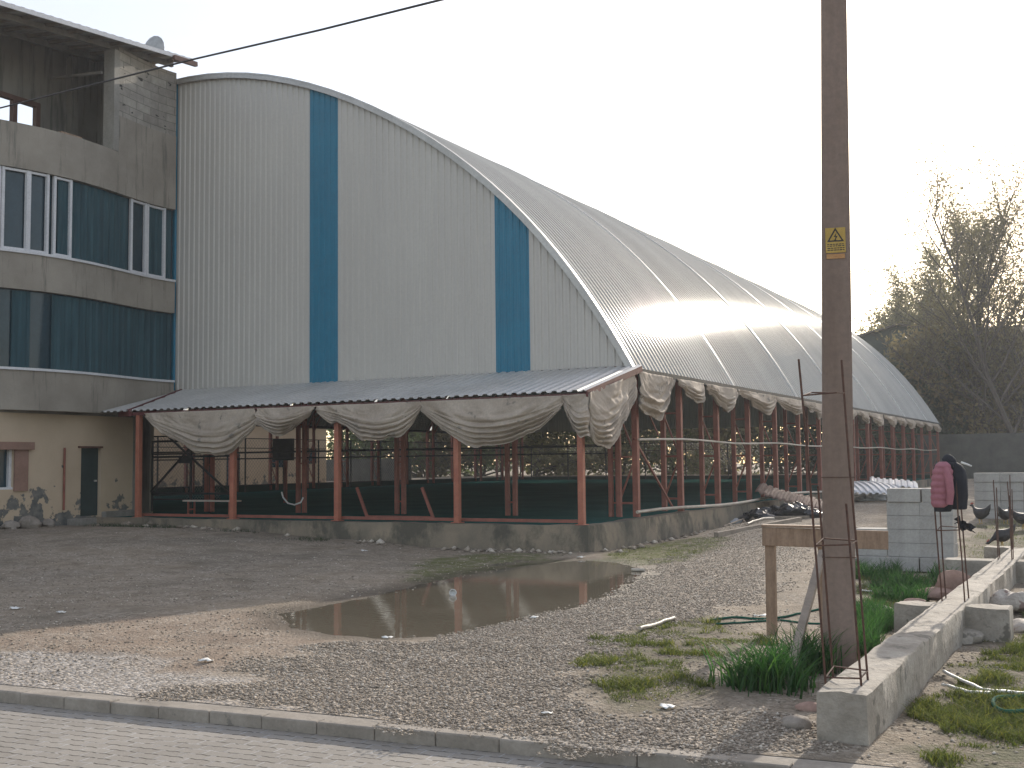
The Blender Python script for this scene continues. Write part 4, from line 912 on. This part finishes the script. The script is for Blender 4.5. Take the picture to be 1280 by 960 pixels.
gline('garden_hose', [(1300, 876), (1270, 874), (1246, 877), (1242, 884), (1256, 891), (1280, 892), (1300, 891)], .016, HOSE, 'green hose coil on the grass at the right edge', lift=.03)
gline('white_hose', [(1180, 844), (1205, 855), (1225, 864), (1245, 868), (1290, 868)], .014, WHITEP, 'white hose end running over the grass right of the beam', lift=.025)
gline('white_hose', [(1178, 858), (1203, 866), (1215, 869), (1240, 869)], .012, WHITEP, 'shorter white hose piece joined below the first', lift=.025)
gline('pale_stick', [(800, 789), (820, 782), (843, 774)], .022, PALEP, 'pale bare stick lying at the edge of the grass patch', 'stick', .01)
gline('pale_stick', [(935, 669), (960, 662), (1020, 655)], .03, PALEP, 'pale plank edge on the ground left of the pole', 'stick', .02)
gline('pale_stick', [(790, 712), (806, 713)], .03, PALEP, 'short white stick at the right tip of the puddle', 'stick')
litter = [(566, 744, 'white plastic cup floating in the puddle', .07, -.03), (1034, 775, 'white plastic bag scrap left of the pole foot', .06, 0), (950, 768, 'white scrap left of the timber post', .07, 0), (726, 697, 'white paper scrap at the corner of the plinth', .07, 0), (258, 829, 'white paper scrap on the bare dirt', .06, 0), (835, 883, 'pale chip at the lower edge of the grass patch', .06, 0), (684, 894, 'pale chip on the gravel near the kerb', .04, 0), (484, 796, 'white scrap on the near rim of the puddle', .05, 0), (668, 771, 'bent wire scrap on the right rim of the puddle', .05, 0), (1080, 792, 'white scrap in the weeds right of the pole', .06, 0), (1083, 740, 'white wrapper hanging beside the rebar right of the pole', .06, 0), (455, 686, 'white scrap below the third red post', .06, .1), (1045, 888, 'small white chip by the beam end', .03, 0), (77, 757, 'white scrap on the shaded yard at left', .06, .1), (20, 752, 'pale stone chip at the left edge of the yard', .07, .1)]
for i, (u, v, lab, s, zg) in enumerate(litter):
    p = onz(u, v, zg); r = random.Random(i); n = 6
    if i == 0:
        o = MB().rings([[(rr*cos(a), rr*sin(a), z) for a in np.linspace(0, 2*pi, 13)[:-1]] for rr, z in ((.045, -.02), (.05, .02), (.055, .06), (.048, .06), (.043, .0))]).build('plastic_cup', WHITEP, smooth=40); o.rotation_euler = (1.1, .2, .5); zz = -.01
    else:
        P = [[(s*(a-.5)*2+r.uniform(-.2, .2)*s, s*.7*(b-.5)*2+r.uniform(-.2, .2)*s, r.uniform(0, .45)*s) for b in np.linspace(0, 1, 4)] for a in np.linspace(0, 1, 5)]
        o = MB().grid(P).build('litter_scrap', WHITEP, smooth=80, solid=.004); zz = float(gz(p[0], p[1]))+.01
    o.location = (p[0], p[1], zz); tag(o, lab, 'litter', 'litter on the yard')
# junk along the side plinth
def sheetmesh(x0, y0, L, W, rz, z, tilt, mat, name, lab, cat, corr=.2, h=.03, bend=.0, grp=None):
    P = [[(a, b, hh+bend*sin(pi*(b/L+.5))+.03*sin(3*a)) for b in np.linspace(-L/2, L/2, 10)] for a, hh in trap(-W/2, W/2, corr, h)]
    o = MB().grid(P).build(name, mat, smooth=25, solid=.004); o.location = (x0, y0, z); o.rotation_euler = (tilt[0], tilt[1], rz); return tag(o, lab, cat, grp)
p = onz(1118, 618, .45)
sheetmesh(-9.1, 45.5, 2.4, 2.6, .5, .85, (.17, .08), WHITE, 'roofing_sheet', 'white corrugated sheet heap lying by the side plinth', 'roofing sheet', .25, .06, .12, 'loose sheets by the hall side')
sheetmesh(-9.2, 52, 2.2, 2.0, .2, .92, (.12, .14), WHITE, 'roofing_sheet', 'white corrugated sheet behind the heap near the block stack', 'roofing sheet', .25, .05, .08, 'loose sheets by the hall side')
sheetmesh(-9.4, 36.2, 2.2, 2.4, .2, .72, (.1, .30), pm('rusty_sheet', (.13, .08, .06), (.22, .14, .11), 3, .8), 'roofing_sheet', 'rusty brown sheet leaning against the side plinth', 'roofing sheet', .2, .04, .1, 'loose sheets by the hall side')
def crumple(lab, x, y, r, mat, seed, name='plastic_sheet'):
    o = blob((0, 0, 0), r, seed, 40, 22, .2); q_ = np.array(o.v); nn = np.stack([fbm(q_[:, 0]*7+seed, q_[:, 1]*7+q_[:, 2]*9), fbm(q_[:, 1]*7, q_[:, 0]*7+q_[:, 2]*9+seed), fbm(q_[:, 0]*5, q_[:, 1]*5+seed)], -1)-.47
    o.v = [tuple(p) for p in q_*(1+nn*np.array([.6, .6, 1.6]))]; o = o.build(name, mat, smooth=20); o.location = (x, y, float(gz(x, y))+r[2]*.6); return tag(o, lab, 'plastic sheet', 'plastic sheets by the hall side')
def crumpled(lab, u, v, zg, r, mat, seed): p = onz(u, v, zg); crumple(lab, float(p[0]), float(p[1]), r, mat, seed)
crumpled('crumpled grey plastic sheet at the foot of the side plinth', 910, 646, .3, (.45, .4, 0.18), GREYPL, 21)
crumpled('black plastic tarp heaped left of the pole', 950, 645, .3, (.75, .6, 0.24), BLKPL, 22)
crumpled('black plastic tarp heaped under the brown sheet', 990, 645, .3, (.8, .6, 0.25), BLKPL, 23)
crumpled('grey crumpled plastic farther along the side plinth', 1012, 628, .4, (.6, .6, 0.18), GREYPL, 24)
crumpled('grey white crumpled plastic just right of the pole', 1080, 622, .45, (.9, .8, 0.21), GREYPL, 25)
for i, (a, b, lab) in enumerate((((895, 668), (1000, 655), 'long dark timber lying on the gravel before the black tarps'), ((960, 652), (1012, 652), 'grey plank lying against the black tarps'), ((905, 657), (955, 643), 'thin bent pole among the black tarps'))):
    p, q = onz(*a, .2), onz(*b, .2); r = (.12, .07, .04)[i]
    tag(MB().bar((p[0], p[1], float(gz(p[0], p[1]))+.06), (q[0], q[1], float(gz(q[0], q[1]))+.06+.2*(i == 2)), r).build('timber', WOODG, bevel=.008), lab, 'timber', 'timbers by the hall side')

# ------------------------------------------------------------------ surroundings
def house(name, lab, x0, x1, y0, y1, ze, zr, wall, roofm, wins=(), ridge='y'):
    h = thing(name, lab, 'building'); MB().box((x0, y0, -.2), (x1, y1, ze)).build('wall', wall, h)
    xm = (x0+x1)/2; o = .5
    if ridge == 'y':
        for yy in (y0+.01, y1-.01): MB().add([(x0, yy, ze), (x1, yy, ze), (xm, yy, zr)], [(0, 1, 2)]).build('gable', wall, h)
        w = MB(); w.grid([[(x0-o, y, ze-.15) for y in (y0-o, y1+o)], [(xm, y, zr+.02) for y in (y0-o, y1+o)], [(x1+o, y, ze-.15) for y in (y0-o, y1+o)]])
    else:
        w = MB(); w.grid([[(x0-o, y, z) for y, z in ((y0-o, ze), ((y0+y1)/2, zr), (y1+o, ze))], [(x1+o, y, z) for y, z in ((y0-o, ze), ((y0+y1)/2, zr), (y1+o, ze))]])
    w.build('roof', roofm, h, solid=.15)
    for wx, wz, ww, wh in wins:
        f = MB().box((wx-ww/2, y0-.06, wz-wh/2), (wx+ww/2, y0+.02, wz+wh/2)).build('window', GLASS, h); MB().box((wx-ww/2-.08, y0-.09, wz-wh/2-.1), (wx+ww/2+.08, y0-.05, wz-wh/2)).build('sill', WHITE, f)
    return h
DKWALL = pm('dark_green_wall', (.04, .055, .045), (.065, .085, .07), .6, .9, .2)
DKROOF = pm('dark_tin_roof', (.07, .06, .05), (.11, .095, .08), .6, .7, .2)
house('gabled_shed', 'tall dark green shed with a low gable behind the end of the hall', -21.5, -10.6, 96, 112, 11.7, 12.9, DKWALL, DKROOF)
house('long_shed', 'long brown roofed dark building behind the bare trees at right', -10.2, 9, 100, 114, 11.2, 13.4, DKWALL, pm('brown_roof', (.16, .10, .075), (.22, .145, .11), .6, .8), (), 'x')
GW = pm('grey_yard_wall', (.05, .055, .05), (.10, .102, .092), 1.2, .9, .3, 10)
tag(MB().box((-12.5, 80, -.2), (14, 80.25, 3.6)).build('yard_wall', GW), 'long grey yard wall behind the hens at right', 'wall')
h = thing('peach_annex', 'low peach building seen through the open side of the hall', 'building')
def annex():
    x = -44.; MB().box((x-5, 42, -.2), (x, 57, 4.6)).build('wall', PEACH, h)
    MB().box((x-5.3, 41.7, 4.6), (x+.4, 57.3, 4.8)).build('roof', CONC, h)
    for y, z0, z1, wd, m in ((48.6, .7, 2.7, 1.0, GLASS), (52.5, 1.9, 3.1, 1.5, GLASS), (55.4, 2.1, 3.0, 1.1, GLASS)): MB().box((x-.02, y-wd/2, z0), (x+.05, y+wd/2, z1)).build('window', m, h)
annex()
w = MB().box((-52, 64, -.2), (-42.5, 64.3, 2.4)); tag(w.build('block_wall', GW), 'low grey wall seen through the middle bays of the hall', 'wall')
# trees
def tree(name, label, x, y, H, lm, spread=.35, first=.25, nb=26, leaves=2600, ls=.16, up=.8, trunk=.2, seed=0, z0=0., multi=1, clump_r=.55, density=1., grp=None, dome=1.):
    rg = random.Random(seed); t = thing(name, label, 'tree', (x, y, z0), 0, grp); w = MB(); tips = []
    def limb(p, d, L, r, lev):
        pts = [p]; rs = [r]; k = 5 if lev < 2 else 4; q = Vector(p); dd = Vector(d).normalized()
        for i in range(k):
            dd = (dd+Vector((rg.gauss(0, .10), rg.gauss(0, .10), rg.gauss(.03*up, .05)))).normalized(); q = q+dd*L/k; pts.append(q.copy()); rs.append(r*(1-.82*(i+1)/k)+.006)
        w.tube(pts, rs, 6 if lev < 2 else 4, False)
        if lev >= 1:
            for i in range(1, k+1): tips.append((pts[i], lev))
        if lev < 3:
            n = (nb, 6, 4)[lev]
            for j in range(n):
                f = (first if lev == 0 else .25)+(1-(first if lev == 0 else .25))*((j+rg.random()*.6)/n); f = min(f, .99); i = int(f*k); a = pts[i].lerp(pts[min(i+1, k)], f*k-i)
                an = rg.uniform(0, 2*pi); side_ = Vector((cos(an), sin(an), 0)); ll = L*(spread*(1.15-f*.75)**dome if lev == 0 else .5)*rg.uniform(.6, 1.1)
                nd = (side_*(1-.55*up*(.5+.5*f))+Vector((0, 0, up*(.55+.5*f)))) if lev == 0 else (dd*.7+side_*.8+Vector((0, 0, .3*up)))
                limb(a, nd, ll, rs[i]*.5, lev+1)
    for mI in range(multi):
        an = 2*pi*mI/max(multi, 1)+seed; d = Vector((cos(an)*.16*(multi > 1), sin(an)*.16*(multi > 1), 1)); limb(Vector((cos(an)*.12*(multi > 1), sin(an)*.12*(multi > 1), -.2)), d, H*(1 if mI == 0 else rg.uniform(.75, .95)), trunk*(1 if multi == 1 else .75), 0)
    w.build('trunk', BARK, t, smooth=60)
    r = np.random.default_rng(seed+5); tp = np.array([tuple(p) for p, l in tips if l >= 2 or r.random() < .8]); n = leaves
    # leaf clumps: some twigs carry many, others none
    wgt = r.random(len(tp))**1.6; wgt /= wgt.sum(); c = tp[r.choice(len(tp), n, p=wgt)]+r.normal(0, 1, (n, 3))*clump_r*np.array([1, 1, .8])*.6
    a = r.normal(0, 1, (n, 3)); a /= np.linalg.norm(a, axis=1)[:, None]; b = np.cross(a, r.normal(0, 1, (n, 3))); b /= np.linalg.norm(b, axis=1)[:, None]
    s = ls*(.4+.9*r.random(n))[:, None]
    V = np.stack([c-a*s, c+b*s*.45, c+a*s, c-b*s*.45], 1)
    npmesh('crown', V.reshape(-1, 3), np.arange(4*n).reshape(-1, 4), lm, t); return t
def ux(u, y): return float(ony(u, 560, y)[0])
tree('poplar_tree', 'tallest bare poplar with sparse brown leaves, right of the pole', ux(1237, 88), 88, 22, L_OLIVE, .52, .16, 17, 13000, .12, .95, .34, 3, 0, 2, .95)
tree('poplar_tree', 'sparse leaning poplar left of the tallest one', ux(1212, 90), 90, 18, L_OLIVE, .52, .2, 14, 9000, .12, .9, .24, 4, 0, 2, .95)
tree('poplar_tree', 'sparse poplar cut by the right edge of the photo', ux(1272, 86), 86, 20, L_OLIVE, .52, .18, 16, 8500, .12, .95, .30, 5, 0, 2, .95)
tree('poplar_tree', 'yellowish poplar over the gable of the dark shed', ux(1180, 118), 118, 24, L_PALE, .32, .2, 24, 14000, .17, .9, .25, 6, 0, 2, .8)
tree('poplar_tree', 'slender pale poplar left of the shed gable', ux(1150, 120), 120, 22, L_PALE, .30, .2, 22, 12000, .18, .95, .22, 7, 0, 2, .7)
tree('leafy_tree', 'low pale tree just right of the hall roof end', ux(1112, 122), 122, 19, L_PALE, .44, .2, 22, 16000, .2, .6, .25, 8, 0, 2, .9)
tree('leafy_tree', 'dark leafy tree against the green shed', ux(1165, 92), 92, 9.5, L_DARK, .45, .1, 24, 12000, .24, .4, .25, 9, 0, 2, .9)
tree('leafy_tree', 'rusty leafed tree in front of the brown roofed building', ux(1215, 91), 91, 11.5, L_RUST, .42, .15, 26, 9000, .22, .5, .25, 10, 0, 2, .9)
tree('leafy_tree', 'dark leafy tree below the tallest poplar', ux(1248, 93), 93, 10.5, L_DARK, .45, .1, 26, 12000, .24, .4, .25, 11, 0, 2, .95)
tree('leafy_tree', 'rusty leafed tree at the right edge over the yard wall', ux(1277, 90), 90, 11, L_RUST, .42, .12, 26, 9000, .22, .5, .25, 12, 0, 2, .9)
tree('leafy_tree', 'dark bush like tree beside the far end of the hall', ux(1190, 89), 89, 6, L_DARK, .5, .05, 24, 9000, .2, .4, .2, 13, 0, 2, .8)
for i, (u, y, H, lm, lab) in enumerate(((470, 78, 9, L_GREEN, 'green tree behind the peach annex seen between the second and third posts'), (530, 86, 8, L_RUST, 'brownish tree over the low grey wall in the middle bay'), (600, 92, 9, L_GREEN, 'green tree seen right of the fourth post far behind the hall'), (668, 90, 9, L_PALE, 'pale green tree seen in the last front bay'), (720, 94, 10, L_GREEN, 'green tree seen behind the corner post'), (775, 92, 9, L_PALE, 'pale green tree seen through the first side columns'), (840, 95, 9, L_GREEN, 'green tree seen through the third side columns'), (910, 93, 9, L_PALE, 'pale tree seen through the middle side columns'), (980, 95, 9, L_DARK, 'dark tree seen through the side columns left of the pole'), (1060, 95, 9, L_DARK, 'dark tree seen through the columns right of the pole'))):
    tree('leafy_tree', lab, ux(u, y), y, H, lm, .5, .06, 24, 8000, .26, .4, .22, 40+i, .3, 2, 1.0)

# ------------------------------------------------------------------ air
hm = bpy.data.materials.new('haze_air'); hm.use_nodes = True; hm.node_tree.nodes.clear()
_o = hm.node_tree.nodes.new('ShaderNodeOutputMaterial'); _v = hm.node_tree.nodes.new('ShaderNodeVolumePrincipled'); hm.node_tree.links.new(_v.outputs[0], _o.inputs['Volume'])
_v.inputs['Color'].default_value = (.90, .94, 1, 1); _v.inputs['Density'].default_value = .0007; _v.inputs['Anisotropy'].default_value = .35
tag(MB().box((-160, -20, -1.2), (120, 190, 32)).build('haze', hm), 'thin pale haze in the air', 'haze', kind='stuff')
# ------------------------------------------------------------------ light
SUN_AZ, SUN_EL = -1., 20.5          # azimuth clockwise from +Y
W = bpy.data.worlds.new('World'); S.world = W; W.use_nodes = True; nt = W.node_tree; nt.nodes.clear()
sk = nt.nodes.new('ShaderNodeTexSky'); sk.sky_type = 'NISHITA'; sk.sun_disc = False; sk.sun_elevation = radians(SUN_EL); sk.sun_rotation = radians(SUN_AZ); sk.air_density = 1.; sk.dust_density = 1.2; sk.ozone_density = 1.
bg = nt.nodes.new('ShaderNodeBackground'); bg.inputs[1].default_value = .15; wo = nt.nodes.new('ShaderNodeOutputWorld')
tcw = nt.nodes.new('ShaderNodeTexCoord'); mpw = nt.nodes.new('ShaderNodeMapping'); mpw.inputs['Scale'].default_value = (1.6, 1.6, 5); nzw = nt.nodes.new('ShaderNodeTexNoise'); nzw.inputs['Scale'].default_value = 1.7; nzw.inputs['Detail'].default_value = 7
nt.links.new(tcw.outputs['Generated'], mpw.inputs[0]); nt.links.new(mpw.outputs[0], nzw.inputs['Vector'])
rpw = nt.nodes.new('ShaderNodeValToRGB'); rpw.color_ramp.elements[0].position = .35; rpw.color_ramp.elements[0].color = (.30, .30, .30, 1); rpw.color_ramp.elements[1].position = .68; rpw.color_ramp.elements[1].color = (.62, .62, .62, 1)
nt.links.new(nzw.outputs['Fac'], rpw.inputs[0]); mxw = nt.nodes.new('ShaderNodeMix'); mxw.data_type = 'RGBA'; nt.links.new(rpw.outputs[0], mxw.inputs[0]); nt.links.new(sk.outputs[0], mxw.inputs[6]); mxw.inputs[7].default_value = (2.75, 2.75, 2.95, 1)
nt.links.new(mxw.outputs[2], bg.inputs[0]); nt.links.new(bg.outputs[0], wo.inputs[0])
sl = bpy.data.lights.new('sun', 'SUN'); sl.energy = 2.4; sl.angle = radians(.6); sl.color = (1, .95, .87)
so = bpy.data.objects.new('sun', sl); COL.objects.link(so)
sd = Vector((sin(radians(SUN_AZ))*cos(radians(SUN_EL)), cos(radians(SUN_AZ))*cos(radians(SUN_EL)), sin(radians(SUN_EL))))
so.rotation_euler = sd.to_track_quat('Z', 'Y').to_euler(); so.location = (0, 0, 40)
vs = S.view_settings; vs.view_transform = 'Standard'; vs.look = 'None'; vs.gamma = 1; vs.exposure = 1.08; vs.use_white_balance = True; vs.white_balance_temperature = 7000; vs.white_balance_tint = 11; vs.use_curve_mapping = False
S.render.engine = 'CYCLES'; S.cycles.use_denoising = True; S.cycles.max_bounces = 6; S.cycles.transparent_max_bounces = 6
S.cycles.caustics_reflective = False; S.cycles.caustics_refractive = False; S.cycles.sample_clamp_indirect = 8
